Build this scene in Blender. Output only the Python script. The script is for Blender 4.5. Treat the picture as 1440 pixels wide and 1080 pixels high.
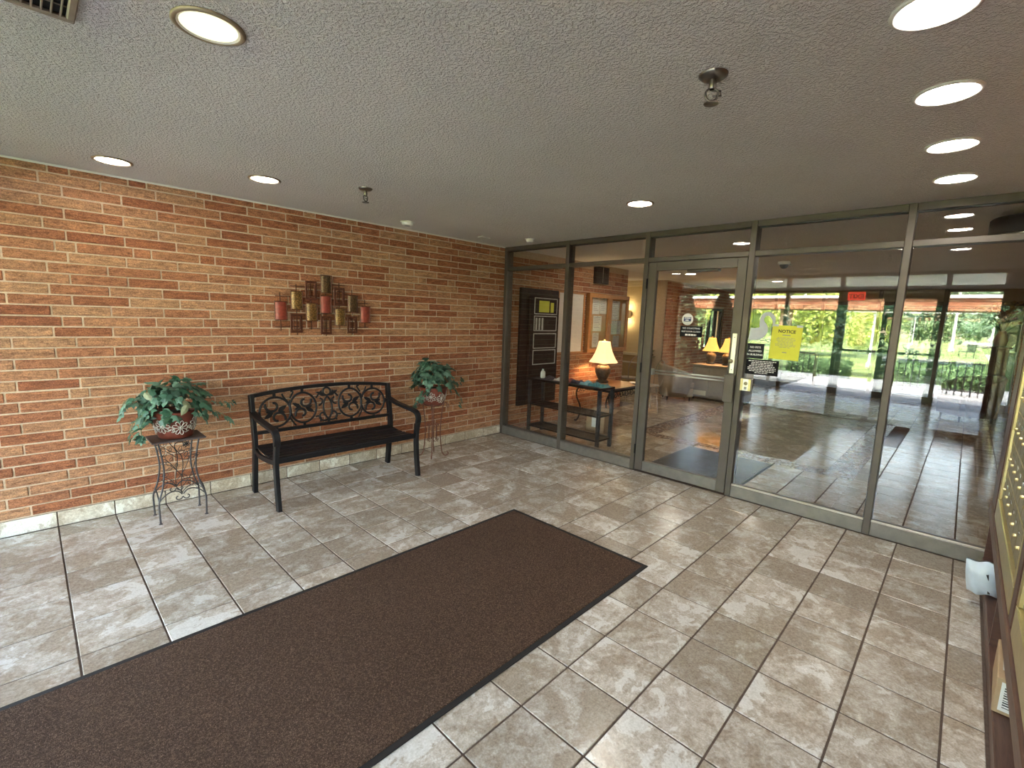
import bpy, math, random
from mathutils import Vector, Matrix
R = random.Random(7)
PI = math.pi
for o in list(bpy.data.objects): bpy.data.objects.remove(o)
SC = bpy.context.scene
COL = SC.collection

# ------------------------------------------------------------------ camera
HC = 1.575
def cam_axes(yaw, pitch, roll):
    cy, sy, cp, sp = math.cos(yaw), math.sin(yaw), math.cos(pitch), math.sin(pitch)
    f = Vector((cy*cp, sy*cp, sp)); r = Vector((sy, -cy, 0)); u = r.cross(f)
    c, s = math.cos(roll), math.sin(roll)
    return c*r + s*u, -s*r + c*u, f
_r, _u, _f = cam_axes(0.766197519, -0.142720634, 0.0347472451)
cam = bpy.data.cameras.new('camera'); cam.sensor_fit = 'HORIZONTAL'; cam.sensor_width = 36.0
cam.lens = 659.265/1440*36; cam.clip_start = 0.02; cam.clip_end = 500
co = bpy.data.objects.new('camera', cam); COL.objects.link(co)
co.matrix_world = Matrix(((_r.x, _u.x, -_f.x, 0), (_r.y, _u.y, -_f.y, 0), (_r.z, _u.z, -_f.z, HC), (0, 0, 0, 1)))
SC.camera = co

# ------------------------------------------------------------------ light
SKY_STRENGTH = 3.6
SUN_STRENGTH = 48.0
LAMP = 60.0            # radiance of the recessed ceiling lamps
EXPOSURE = 1.06
w = bpy.data.worlds.new('world'); SC.world = w; w.use_nodes = True
nt = w.node_tree; nt.nodes.clear()
sky = nt.nodes.new('ShaderNodeTexSky'); sky.sky_type = 'NISHITA'; sky.sun_disc = False
sky.sun_elevation = math.radians(56); sky.sun_rotation = math.radians(60); sky.air_density = 1.3; sky.dust_density = 2.5
bg = nt.nodes.new('ShaderNodeBackground'); bg.inputs['Strength'].default_value = SKY_STRENGTH
wo = nt.nodes.new('ShaderNodeOutputWorld')
tint = nt.nodes.new('ShaderNodeMixRGB'); tint.blend_type = 'MULTIPLY'; tint.inputs[0].default_value = 1.0; tint.inputs[2].default_value = (1.0, .92, .82, 1)
nt.links.new(sky.outputs[0], tint.inputs[1]); nt.links.new(tint.outputs[0], bg.inputs[0]); nt.links.new(bg.outputs[0], wo.inputs[0])
sl = bpy.data.lights.new('sun', 'SUN'); sl.energy = SUN_STRENGTH; sl.angle = math.radians(1.0); sl.color = (1.0, .94, .82)
so = bpy.data.objects.new('sun', sl); COL.objects.link(so)
so.rotation_euler = Vector((-0.50, -0.25, -0.83)).to_track_quat('-Z', 'Y').to_euler(); so.location = (20, 8, 20)
vs = SC.view_settings; vs.view_transform = 'Standard'; vs.look = 'None'; vs.gamma = 1.0; vs.exposure = EXPOSURE; vs.use_curve_mapping = False
SC.cycles.max_bounces = 10; SC.cycles.diffuse_bounces = 5; SC.cycles.glossy_bounces = 5; SC.cycles.transparent_max_bounces = 24
SC.cycles.sample_clamp_indirect = 8.0; SC.cycles.caustics_reflective = False; SC.cycles.caustics_refractive = False

# ------------------------------------------------------------------ helpers
def tag(o, label=None, cat=None, group=None, kind=None):
    if label: o['label'] = label
    if cat: o['category'] = cat
    if group: o['group'] = group
    if kind: o['kind'] = kind
    return o
def empty(name, loc=(0, 0, 0), rz=0.0, label=None, cat=None, group=None, kind=None):
    o = bpy.data.objects.new(name, None); COL.objects.link(o); o.location = loc; o.rotation_euler = (0, 0, rz)
    o.empty_display_size = .05
    return tag(o, label, cat, group, kind)
def link(name, me, parent=None, loc=None, rot=None, scale=None):
    o = bpy.data.objects.new(name, me); COL.objects.link(o)
    if parent: o.parent = parent
    if loc is not None: o.location = loc
    if rot is not None: o.rotation_euler = rot
    if scale is not None: o.scale = scale
    return o
def copy_tree(o, parent=None):
    c = o.copy(); COL.objects.link(c)
    if parent: c.parent = parent
    for ch in list(o.children): copy_tree(ch, c)
    return c

class MB:
    def __init__(s): s.v = []; s.f = []; s.sm = []; s.at = None
    def add(s, vs, fs, smooth=False, M=None):
        n = len(s.v)
        for p in vs:
            p = Vector(p)
            s.v.append(tuple(M @ p if M is not None else p))
        for f in fs: s.f.append(tuple(i+n for i in f)); s.sm.append(smooth)
        return s
    def box(s, x0, x1, y0, y1, z0, z1, M=None):
        return s.add([(x0,y0,z0),(x1,y0,z0),(x1,y1,z0),(x0,y1,z0),(x0,y0,z1),(x1,y0,z1),(x1,y1,z1),(x0,y1,z1)],
            [(0,3,2,1),(4,5,6,7),(0,1,5,4),(1,2,6,5),(2,3,7,6),(3,0,4,7)], M=M)
    def bbox(s, x0, x1, y0, y1, z0, z1, b=.004, M=None):
        """box with chamfered edges (24 verts)"""
        P = []; F = []
        c = [(x0,x1),(y0,y1),(z0,z1)]
        idx = {}
        for i in (0,1):
            for j in (0,1):
                for k in (0,1):
                    base = [c[0][i], c[1][j], c[2][k]]; sg = [1-2*i, 1-2*j, 1-2*k]
                    for a in range(3):
                        p = [base[q] + (0 if q == a else sg[q]*b) for q in range(3)]
                        idx[(i,j,k,a)] = len(P); P.append(tuple(p))
        V = lambda i,j,k,a: idx[(i,j,k,a)]
        F += [(V(0,0,0,0),V(0,0,1,0),V(0,1,1,0),V(0,1,0,0)), (V(1,0,0,0),V(1,1,0,0),V(1,1,1,0),V(1,0,1,0)),
              (V(0,0,0,1),V(1,0,0,1),V(1,0,1,1),V(0,0,1,1)), (V(0,1,0,1),V(0,1,1,1),V(1,1,1,1),V(1,1,0,1)),
              (V(0,0,0,2),V(0,1,0,2),V(1,1,0,2),V(1,0,0,2)), (V(0,0,1,2),V(1,0,1,2),V(1,1,1,2),V(0,1,1,2))]
        for i in (0,1):
            for j in (0,1): F.append((V(i,j,0,0),V(i,j,1,0),V(i,j,1,1),V(i,j,0,1)))
            for k in (0,1): F.append((V(i,0,k,0),V(i,1,k,0),V(i,1,k,2),V(i,0,k,2)))
        for j in (0,1):
            for k in (0,1): F.append((V(0,j,k,1),V(1,j,k,1),V(1,j,k,2),V(0,j,k,2)))
        for i in (0,1):
            for j in (0,1):
                for k in (0,1): F.append((V(i,j,k,0),V(i,j,k,1),V(i,j,k,2)))
        return s.add(P, F, M=M)
    def tube(s, pts, r, n=8, closed=False, cap=True, M=None, flat=None, up=None):
        """round (or flat=(a,b) rectangular-ish elliptic) tube along pts; r number or list"""
        pts = [Vector(p) for p in pts]; m = len(pts)
        if m < 2: return s
        rs = r if isinstance(r, (list, tuple)) else [r]*m
        vs = []; prev = None
        for i in range(m):
            if closed: t = pts[(i+1) % m] - pts[i-1]
            else: t = pts[min(i+1, m-1)] - pts[max(i-1, 0)]
            if t.length < 1e-9: t = Vector((0,0,1))
            t.normalize()
            if up is not None: a = Vector(up)
            elif prev is None: a = Vector((0,0,1)) if abs(t.z) < .9 else Vector((1,0,0))
            else: a = prev
            a = a - t*a.dot(t)
            if a.length < 1e-6: a = Vector((1,0,0)) - t*t.x
            a.normalize(); b = t.cross(a); prev = a
            for k in range(n):
                q = 2*PI*(k+.5)/n
                ca, sb = math.cos(q), math.sin(q)
                if flat:
                    if n == 4: ca, sb = ca*1.4142, sb*1.4142
                    vs.append(pts[i] + a*ca*flat[0] + b*sb*flat[1])
                else: vs.append(pts[i] + (a*ca + b*sb)*rs[i])
        fs = []
        for i in range(m if closed else m-1):
            j = (i+1) % m
            for k in range(n):
                k2 = (k+1) % n
                fs.append((i*n+k, i*n+k2, j*n+k2, j*n+k))
        if not closed and cap:
            fs.append(tuple(reversed(range(n)))); fs.append(tuple((m-1)*n+k for k in range(n)))
        return s.add(vs, fs, smooth=(n > 4), M=M)
    def lathe(s, prof, n=24, M=None, smooth=True, cx=0, cy=0):
        vs = []; fs = []; m = len(prof)
        for (r, z) in prof:
            for k in range(n):
                a = 2*PI*k/n; vs.append((cx + r*math.cos(a), cy + r*math.sin(a), z))
        for i in range(m-1):
            for k in range(n):
                k2 = (k+1) % n; fs.append((i*n+k, i*n+k2, (i+1)*n+k2, (i+1)*n+k))
        return s.add(vs, fs, smooth=smooth, M=M)
    def disc(s, r, z, n=24, M=None, down=False, cx=0, cy=0):
        vs = [(cx+r*math.cos(2*PI*k/n), cy+r*math.sin(2*PI*k/n), z) for k in range(n)]
        f = tuple(range(n)); return s.add(vs, [tuple(reversed(f)) if down else f], M=M)
    def ball(s, c, r, n=10, m=7, sc=(1,1,1), M=None):
        prof = []
        vs = []; fs = []
        for i in range(m+1):
            th = PI*i/m
            for k in range(n):
                ph = 2*PI*k/n
                vs.append((c[0]+r*sc[0]*math.sin(th)*math.cos(ph), c[1]+r*sc[1]*math.sin(th)*math.sin(ph), c[2]+r*sc[2]*math.cos(th)))
        for i in range(m):
            for k in range(n):
                k2 = (k+1) % n; fs.append((i*n+k, (i+1)*n+k, (i+1)*n+k2, i*n+k2))
        return s.add(vs, fs, smooth=True, M=M)
    def prism(s, outline, d0, d1, M=None):
        """outline in local XY (ccw), extruded in Z"""
        n = len(outline)
        vs = [(p[0], p[1], d0) for p in outline] + [(p[0], p[1], d1) for p in outline]
        fs = [tuple(reversed(range(n))), tuple(range(n, 2*n))] + [(k, (k+1) % n, n+(k+1) % n, n+k) for k in range(n)]
        return s.add(vs, fs, M=M)
    def mesh(s, name, mat, rnd=None):
        me = bpy.data.meshes.new(name); me.from_pydata(s.v, [], s.f); me.update()
        me.polygons.foreach_set('use_smooth', s.sm)
        if mat is not None: me.materials.append(mat)
        if rnd is not None:
            a = me.attributes.new('rnd', 'FLOAT', 'FACE'); a.data.foreach_set('value', rnd)
        return me
    def build(s, name, mat, parent=None, rnd=None, bevel=0.0):
        o = link(name, s.mesh(name, mat, rnd), parent)
        if bevel:
            b = o.modifiers.new('bevel', 'BEVEL'); b.width = bevel; b.segments = 2; b.limit_method = 'ANGLE'
        return o

def bez(p0, p1, p2, p3, n=10):
    out = []
    for i in range(n+1):
        t = i/n; a = 1-t
        out.append(tuple(a**3*p0[k] + 3*a*a*t*p1[k] + 3*a*t*t*p2[k] + t**3*p3[k] for k in range(len(p0))))
    return out
def crom(P, n=6, closed=False):
    P = [Vector(p) for p in P]; out = []; m = len(P)
    rng = range(m) if closed else range(m-1)
    for i in rng:
        if closed: a, b, c, d = P[i-1], P[i], P[(i+1) % m], P[(i+2) % m]
        else: a, b, c, d = P[max(i-1, 0)], P[i], P[i+1], P[min(i+2, m-1)]
        for k in range(n):
            t = k/n
            out.append(.5*((2*b) + (c-a)*t + (2*a-5*b+4*c-d)*t*t + (3*b-a-3*c+d)*t**3))
    if not closed: out.append(P[-1])
    return out
def spiral(cx, cz, r0, r1, a0, a1, n=18):
    return [(cx + (r0+(r1-r0)*i/n)*math.cos(a0+(a1-a0)*i/n), cz + (r0+(r1-r0)*i/n)*math.sin(a0+(a1-a0)*i/n)) for i in range(n+1)]

def text(name, body, size, mat, parent, M, align='CENTER', extrude=.0004, sx=1.0, bold=0.0):
    cu = bpy.data.curves.new(name, 'FONT'); cu.body = body; cu.size = size; cu.align_x = align; cu.align_y = 'CENTER'
    cu.extrude = extrude; cu.offset = bold; cu.resolution_u = 2; cu.space_line = .95
    cu.materials.append(mat)
    tmp = bpy.data.objects.new(name, cu); COL.objects.link(tmp)
    me = bpy.data.meshes.new_from_object(tmp.evaluated_get(bpy.context.evaluated_depsgraph_get()))
    bpy.data.objects.remove(tmp); bpy.data.curves.remove(cu); me.name = name
    if not me.materials: me.materials.append(mat)
    o = link(name, me, parent)
    o.matrix_local = M @ Matrix.Diagonal((sx, 1, 1, 1))
    return o
# wall-facing frames: local x = text direction, local y = up, local z = towards the reader
def face_mx(x, y, z):      # read by someone standing at smaller x (vestibule side), text runs towards -y
    return Matrix(((0, 0, -1, x), (-1, 0, 0, y), (0, 1, 0, z), (0, 0, 0, 1)))
def face_px(x, y, z):      # read by someone standing at larger x
    return Matrix(((0, 0, 1, x), (1, 0, 0, y), (0, 1, 0, z), (0, 0, 0, 1)))
def face_my(x, y, z):      # read from smaller y (on the long brick wall), text runs towards +x
    return Matrix(((1, 0, 0, x), (0, 0, -1, y), (0, 1, 0, z), (0, 0, 0, 1)))

# ------------------------------------------------------------------ materials
class NT:
    def __init__(s, name):
        s.m = bpy.data.materials.new(name); s.m.use_nodes = True; s.t = s.m.node_tree; s.t.nodes.clear()
        s.out = s.n('ShaderNodeOutputMaterial')
    def n(s, typ, **kw):
        x = s.t.nodes.new(typ)
        for k, v in kw.items():
            if k in x.inputs: x.inputs[k].default_value = v
            else: setattr(x, k, v)
        return x
    def l(s, a, b): s.t.links.new(a, b)
    def bsdf(s, **kw):
        p = s.n('ShaderNodeBsdfPrincipled')
        for k, v in kw.items(): p.inputs[k.replace('_', ' ')].default_value = v
        s.l(p.outputs[0], s.out.inputs[0]); s.p = p; return p
    def ramp(s, fac, stops, interp='LINEAR'):
        r = s.n('ShaderNodeValToRGB'); r.color_ramp.interpolation = interp
        e = r.color_ramp.elements
        while len(e) > 1: e.remove(e[-1])
        e[0].position = stops[0][0]; e[0].color = (*stops[0][1], 1)
        for p, c in stops[1:]:
            q = e.new(p); q.color = (*c, 1)
        s.l(fac, r.inputs[0]); return r.outputs[0]
    def noise(s, vec, scale, detail=4, rough=.55, dist=0.0):
        x = s.n('ShaderNodeTexNoise'); x.inputs['Scale'].default_value = scale; x.inputs['Detail'].default_value = detail
        x.inputs['Roughness'].default_value = rough; x.inputs['Distortion'].default_value = dist
        if vec is not None: s.l(vec, x.inputs['Vector'])
        return x.outputs[0]
    def math(s, op, a, b=None, clamp=False):
        x = s.n('ShaderNodeMath'); x.operation = op; x.use_clamp = clamp
        for i, q in enumerate((a, b)):
            if q is None: continue
            if isinstance(q, (int, float)): x.inputs[i].default_value = q
            else: s.l(q, x.inputs[i])
        return x.outputs[0]
    def mix(s, fac, a, b, typ='MIX'):
        x = s.n('ShaderNodeMixRGB'); x.blend_type = typ
        for i, q in enumerate((fac, a, b)):
            if isinstance(q, (int, float)): x.inputs[i].default_value = q
            elif isinstance(q, tuple): x.inputs[i].default_value = (*q, 1)
            else: s.l(q, x.inputs[i])
        return x.outputs[0]
    def scalevec(s, vec, sc):
        x = s.n('ShaderNodeVectorMath'); x.operation = 'MULTIPLY'; s.l(vec, x.inputs[0]); x.inputs[1].default_value = sc; return x.outputs[0]
    def bump(s, h, strength, dist=.01, normal=None):
        b = s.n('ShaderNodeBump'); b.inputs['Strength'].default_value = strength; b.inputs['Distance'].default_value = dist
        s.l(h, b.inputs['Height'])
        if normal is not None: s.l(normal, b.inputs['Normal'])
        return b.outputs[0]
    def pos(s): return s.n('ShaderNodeNewGeometry').outputs['Position']
    def rnd(s):
        oi = s.n('ShaderNodeObjectInfo').outputs['Random']; a = s.n('ShaderNodeAttribute'); a.attribute_name = 'rnd'
        return s.math('FRACT', s.math('ADD', oi, a.outputs['Fac']))

def simple(name, col, rough=.5, metal=0.0, var=.12, scale=30, bump=0.0, spec=.5, **kw):
    t = NT(name); p = t.bsdf(Roughness=rough, Metallic=metal, Specular_IOR_Level=spec, **kw)
    nz = t.noise(t.pos(), scale, 4)
    c = t.ramp(nz, [(.3, tuple(x*(1-var) for x in col)), (.7, tuple(min(1, x*(1+var)) for x in col))])
    t.l(c, p.inputs['Base Color'])
    if bump: t.l(t.bump(nz, bump, .004), p.inputs['Normal'])
    return t.m
def emis(name, col, strength, base=(.8, .8, .8)):
    t = NT(name); p = t.bsdf(Roughness=.4); p.inputs['Base Color'].default_value = (*base, 1)
    p.inputs['Emission Color'].default_value = (*col, 1); p.inputs['Emission Strength'].default_value = strength
    return t.m

def brick_mat(name, dark=1.0):
    t = NT(name); p = t.bsdf(Roughness=.85, Specular_IOR_Level=.25)
    ps = t.pos(); rd = t.rnd()
    base = t.ramp(rd, [(0, (.345, .155, .088)), (.14, (.30, .122, .066)), (.28, (.385, .205, .122)), (.42, (.405, .228, .138)), (.52, (.325, .138, .078)),
                       (.66, (.365, .178, .102)), (.74, (.41, .235, .142)), (.86, (.28, .108, .060)), (.94, (.385, .198, .116))], 'CONSTANT')
    n1 = t.noise(t.scalevec(ps, (14, 14, 70)), 1.0, 5, .65, .6)      # wire-cut streaks
    n2 = t.noise(ps, 130, 4, .75)
    n3 = t.noise(ps, 3.0, 3)
    c = t.mix(.8, base, t.ramp(n1, [(.30, (.20, .17, .15)), (.5, (.5, .5, .5)), (.70, (.80, .76, .68))]), 'OVERLAY')
    c = t.mix(.7, c, t.ramp(n2, [(.36, (.22, .2, .19)), (.64, (.74, .72, .66))]), 'OVERLAY')
    c = t.mix(.3, c, t.ramp(n3, [(.3, (.42, .42, .42)), (.7, (.58, .56, .52))]), 'OVERLAY')
    if dark != 1.0: c = t.mix(1.0, c, (dark, dark, dark), 'MULTIPLY')
    t.l(c, p.inputs['Base Color'])
    h = t.math('ADD', t.math('MULTIPLY', n1, .7), t.math('MULTIPLY', n2, .4))
    t.l(t.bump(h, .9, .008), p.inputs['Normal'])
    return t.m

def tile_mat(name, tint=(1, 1, 1), rough=.22):
    t = NT(name); p = t.bsdf(Roughness=rough, Specular_IOR_Level=.6)
    rd = t.rnd()
    cmb = t.n('ShaderNodeCombineXYZ'); t.l(t.math('MULTIPLY', rd, 37.0), cmb.inputs[0]); t.l(t.math('MULTIPLY', rd, 91.0), cmb.inputs[1]); t.l(t.math('MULTIPLY', rd, 13.0), cmb.inputs[2])
    va = t.n('ShaderNodeVectorMath'); va.operation = 'ADD'; t.l(t.pos(), va.inputs[0]); t.l(cmb.outputs[0], va.inputs[1])
    v = va.outputs[0]
    big = t.noise(t.scalevec(v, (1.0, 1.25, 1)), 4.2, 6, .56, .8)
    med = t.noise(v, 22, 6, .7, .5)
    fine = t.noise(v, 120, 4, .7)
    spk = t.noise(v, 55, 6, .8)
    c = t.ramp(t.math('ADD', t.math('MULTIPLY', med, .5), t.math('MULTIPLY', spk, .5)), [(.34, (.30, .25, .20)), (.45, (.40, .355, .30)), (.53, (.475, .435, .385)), (.64, (.57, .545, .50))])
    bigr = t.math('ADD', t.math('ADD', big, t.math('MULTIPLY', t.math('SUBTRACT', med, .5), .30)), t.math('MULTIPLY', t.math('SUBTRACT', rd, .5), .14))
    c = t.mix(t.math('MULTIPLY', t.ramp(bigr, [(.44, (1, 1, 1)), (.53, (0, 0, 0))]), .75), c, t.ramp(spk, [(.35, (.235, .185, .14)), (.65, (.39, .33, .262))]))
    c = t.mix(t.math('MULTIPLY', t.ramp(bigr, [(.60, (0, 0, 0)), (.635, (1, 1, 1))]), .7), c, (.64, .64, .62))
    vein = t.noise(t.scalevec(v, (1.0, 1.4, 1)), 6.5, 5, .6, 1.6)
    vm = t.ramp(t.math('ABSOLUTE', t.math('SUBTRACT', vein, .5)), [(0, (1, 1, 1)), (.012, (0, 0, 0))])
    vg = t.ramp(t.noise(v, 4, 2), [(.52, (0, 0, 0)), (.62, (1, 1, 1))])
    c = t.mix(t.math('MULTIPLY', t.math('MULTIPLY', vm, vg), .45), c, (.30, .25, .20))
    c = t.mix(.6, c, t.ramp(fine, [(.3, (.33, .32, .31)), (.7, (.66, .66, .66))]), 'OVERLAY')
    hs = t.n('ShaderNodeMapRange'); t.l(rd, hs.inputs[0]); hs.inputs[3].default_value = .88; hs.inputs[4].default_value = 1.1
    c = t.mix(1.0, c, hs.outputs[0], 'MULTIPLY')
    if tint != (1, 1, 1): c = t.mix(1.0, c, tint, 'MULTIPLY')
    t.l(c, p.inputs['Base Color'])
    t.l(t.ramp(med, [(.3, (rough-.05,)*3), (.7, (rough+.06,)*3)]), p.inputs['Roughness'])
    t.l(t.bump(t.math('ADD', t.math('MULTIPLY', big, .8), t.math('MULTIPLY', fine, .25)), 0.07, .004), p.inputs['Normal'])
    return t.m

def ceiling_mat():
    t = NT('stippled_ceiling'); p = t.bsdf(Roughness=.9, Specular_IOR_Level=.2)
    ps = t.pos()
    n1 = t.noise(ps, 80, 3, .6, .2); n2 = t.noise(ps, 190, 3, .6); n3 = t.noise(ps, 1.2, 3)
    h = t.ramp(n1, [(.42, (0, 0, 0)), (.62, (1, 1, 1))])
    hh = t.math('ADD', h, t.math('MULTIPLY', n2, .5))
    c = t.ramp(n3, [(.3, (.80, .765, .715)), (.7, (.86, .825, .775))])
    t.l(c, p.inputs['Base Color'])
    t.l(t.bump(hh, .95, .009), p.inputs['Normal'])
    return t.m

def glass_mat(name='pane_glass', tint=(.96, .97, .965), f0=.05):
    t = NT(name)
    g = t.n('ShaderNodeNewGeometry')
    d = t.n('ShaderNodeVectorMath'); d.operation = 'DOT_PRODUCT'; t.l(g.outputs['Normal'], d.inputs[0]); t.l(g.outputs['Incoming'], d.inputs[1])
    k = t.math('POWER', t.math('SUBTRACT', 1.0, t.math('ABSOLUTE', d.outputs['Value']), True), 5.0)
    F = t.math('ADD', f0, t.math('MULTIPLY', k, 1-f0), True)
    tr = t.n('ShaderNodeBsdfTransparent'); tr.inputs[0].default_value = (*tint, 1)
    gl = t.n('ShaderNodeBsdfGlossy'); gl.inputs['Roughness'].default_value = 0.0; gl.inputs['Color'].default_value = (1, 1, 1, 1)
    mx = t.n('ShaderNodeMixShader'); t.l(F, mx.inputs[0]); t.l(tr.outputs[0], mx.inputs[1]); t.l(gl.outputs[0], mx.inputs[2])
    t.l(mx.outputs[0], t.out.inputs[0]); return t.m

def carpet_mat(name, c0, c1, scale=420):
    t = NT(name); p = t.bsdf(Roughness=.95, Specular_IOR_Level=.1)
    ps = t.pos(); n1 = t.noise(ps, scale, 2, .7); n2 = t.noise(ps, scale*.45, 2, .6); n3 = t.noise(ps, 2.2, 3)
    f = t.math('ADD', t.math('MULTIPLY', n1, .6), t.math('MULTIPLY', n2, .4))
    c = t.ramp(f, [(.36, tuple(x*.55 for x in c0)), (.5, c0), (.6, c1), (.68, tuple(min(1, x*2.2) for x in c1))])
    c = t.mix(.35, c, t.ramp(n3, [(.3, (.42, .42, .42)), (.7, (.58, .58, .58))]), 'OVERLAY')
    t.l(c, p.inputs['Base Color']); t.l(t.bump(f, .9, .006), p.inputs['Normal']); return t.m

def wood_mat(name, c0, c1, axis=(1, 1, 12), scale=9, rough=.4):
    t = NT(name); p = t.bsdf(Roughness=rough)
    v = t.scalevec(t.pos(), axis); n = t.noise(v, scale, 5, .6, 1.2)
    t.l(t.ramp(n, [(.3, c0), (.7, c1)]), p.inputs['Base Color'])
    t.l(t.bump(n, .15, .003), p.inputs['Normal']); return t.m

def leaf_mat(name, c0, c1, rough=.45, trans=.0):
    t = NT(name); p = t.bsdf(Roughness=rough, Specular_IOR_Level=.4)
    rd = t.rnd(); n = t.noise(t.pos(), 60, 3)
    c = t.ramp(rd, [(0, c0), (1, c1)])
    c = t.mix(.5, c, t.ramp(n, [(.3, (.35, .36, .35)), (.7, (.65, .64, .6))]), 'OVERLAY')
    t.l(c, p.inputs['Base Color']); return t.m

M = {}
M['brick'] = brick_mat('wire_cut_brick')
M['mortar'] = simple('mortar', (.56, .43, .315), .95, 0, .15, 60, .4, .1)
M['tile'] = tile_mat('mottled_stone_tile', (1.10, 1.07, 1.05))
M['basetile'] = tile_mat('pale_base_tile', (1.30, 1.29, 1.20), .35)
M['grout'] = simple('grout', (.115, .085, .07), .9, 0, .2, 40, .2, .1)
M['ceiling'] = ceiling_mat()
M['glass'] = glass_mat()
M['bronze'] = simple('bronze_anodised_aluminium', (.105, .088, .075), .45, .5, .08, 9)
M['sillmetal'] = simple('worn_bronze_sill', (.20, .18, .16), .45, .6, .15, 14)
M['bead'] = simple('glazing_bead', (.45, .42, .37), .4, .6, .08, 14)
M['gasket'] = simple('black_gasket', (.01, .01, .01), .6)
M['chrome'] = simple('chrome', (.62, .60, .57), .2, 1.0, .05, 20)
M['sprinkler'] = simple('dull_chrome', (.22, .20, .18), .28, 1.0, .1, 30)
M['steelplate'] = simple('brushed_steel', (.72, .70, .66), .35, .8, .06, 40)
M['brass'] = simple('brass', (.55, .46, .24), .33, .85, .1, 25)
M['brassdull'] = simple('aged_brass', (.36, .31, .19), .42, .8, .2, 30)
M['black'] = simple('black_enamel', (.006, .006, .007), .45, 0, .2, 30, 0, .2)
M['blackmetal'] = simple('black_cast_iron', (.007, .007, .009), .42, .0, .2, 40, .1, .35)
M['wroughtgrey'] = simple('grey_wrought_iron', (.075, .07, .075), .45, .5, .2, 50)
M['rust'] = simple('rusty_wrought_iron', (.15, .062, .042), .6, .3, .3, 60)
M['plate'] = simple('purple_brown_metal', (.10, .075, .075), .5, .3, .2, 40)
M['pot'] = simple('oxblood_glaze', (.15, .035, .022), .35, 0, .25, 25)
M['silver'] = simple('antique_silver_relief', (.52, .49, .44), .4, .5, .25, 80)
M['soil'] = simple('dark_moss', (.03, .028, .018), .95, 0, .3, 50)
M['ivy'] = leaf_mat('ivy_leaf', (.012, .07, .034), (.13, .23, .165))
M['ivydark'] = leaf_mat('dark_ivy_leaf', (.015, .055, .034), (.095, .17, .12))
M['palegreen'] = leaf_mat('pale_leaf', (.22, .25, .15), (.34, .36, .24))
M['vine'] = simple('vine_stem', (.16, .18, .09), .7)
M['mat'] = carpet_mat('brown_entrance_mat', (.076, .045, .031), (.165, .104, .074), 300)
M['rubber'] = simple('black_rubber', (.012, .010, .010), .7, 0, .2, 60)
M['lobbymat'] = carpet_mat('dark_ribbed_mat', (.055, .045, .038), (.085, .07, .06), 200)
M['white'] = simple('white_paint', (.72, .70, .66), .5, 0, .04, 10)
M['trimtan'] = simple('aged_trim_ring', (.34, .27, .18), .4, .4, .1, 20)
M['vent'] = simple('tan_vent_metal', (.30, .25, .19), .5, .3, .1, 20)
M['dark'] = simple('dark_void', (.012, .011, .010), .9)
M['reflector'] = simple('white_reflector', (.8, .78, .7), .3, .2, .03, 10)
M['walnut'] = wood_mat('walnut_veneer', (.055, .024, .018), (.105, .05, .036), (1.2, 1.2, 14), 6, .42)
M['walnut2'] = wood_mat('walnut_shelf', (.06, .027, .02), (.125, .062, .043), (1.0, 9, 9), 6, .42)
M['oak'] = wood_mat('oak_frame', (.30, .12, .035), (.46, .21, .07), (9, 9, 1.2), 7, .4)
M['cork'] = simple('cork_board', (.44, .22, .075), .9, 0, .2, 90, .3)
M['paper'] = simple('white_paper', (.74, .73, .71), .8, 0, .03, 8)
M['greypaper'] = simple('grey_print_paper', (.50, .49, .47), .8, 0, .22, 30)
M['yellowpaper'] = simple('yellow_paper', (.66, .66, .07), .8, 0, .05, 8)
M['ink'] = simple('black_ink', (.03, .03, .03), .8)
M['greyink'] = simple('grey_ink', (.25, .25, .26), .8)
M['whiteink'] = simple('white_lettering', (.78, .78, .78), .6)
M['signblack'] = simple('black_sign_plastic', (.010, .010, .012), .7, 0, .1, 20, 0, .12)
M['signgrey'] = simple('charcoal_sign_plastic', (.022, .023, .026), .7, 0, .1, 20, 0, .15)
M['navy'] = simple('navy_print', (.02, .035, .13), .5)
M['frost'] = simple('frosted_film', (.50, .54, .57), .8, 0, .05, 20)
M['beige'] = simple('beige_wall_paint', (.62, .50, .27), .8, 0, .05, 3)
M['tanwall'] = simple('tan_dado_paint', (.42, .29, .13), .8, 0, .06, 3)
M['cream'] = simple('cream_trim', (.72, .64, .46), .5, 0, .04, 5)
M['leather'] = simple('brown_leather', (.055, .022, .015), .38, 0, .25, 18, .1)
M['darkwall'] = simple('dark_panelling', (.05, .036, .028), .6, 0, .2, 5)
M['shade'] = None
M['bag'] = simple('pale_blue_mailer', (.62, .70, .80), .35, 0, .1, 12, .2)
M['card'] = simple('cardboard', (.42, .29, .17), .85, 0, .1, 20)
M['taupe'] = simple('taupe_paint', (.30, .24, .19), .6, 0, .1, 10)
# ------------------------------------------------------------------ main dimensions
WY, GX, GP, ZC, EX, RY = 4.46, 4.41, 4.44, 2.46, -0.58, -0.25
TS = 0.31059; TX0, TY0 = 0.0517, 0.1968      # tile pitch and grid phase

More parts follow.
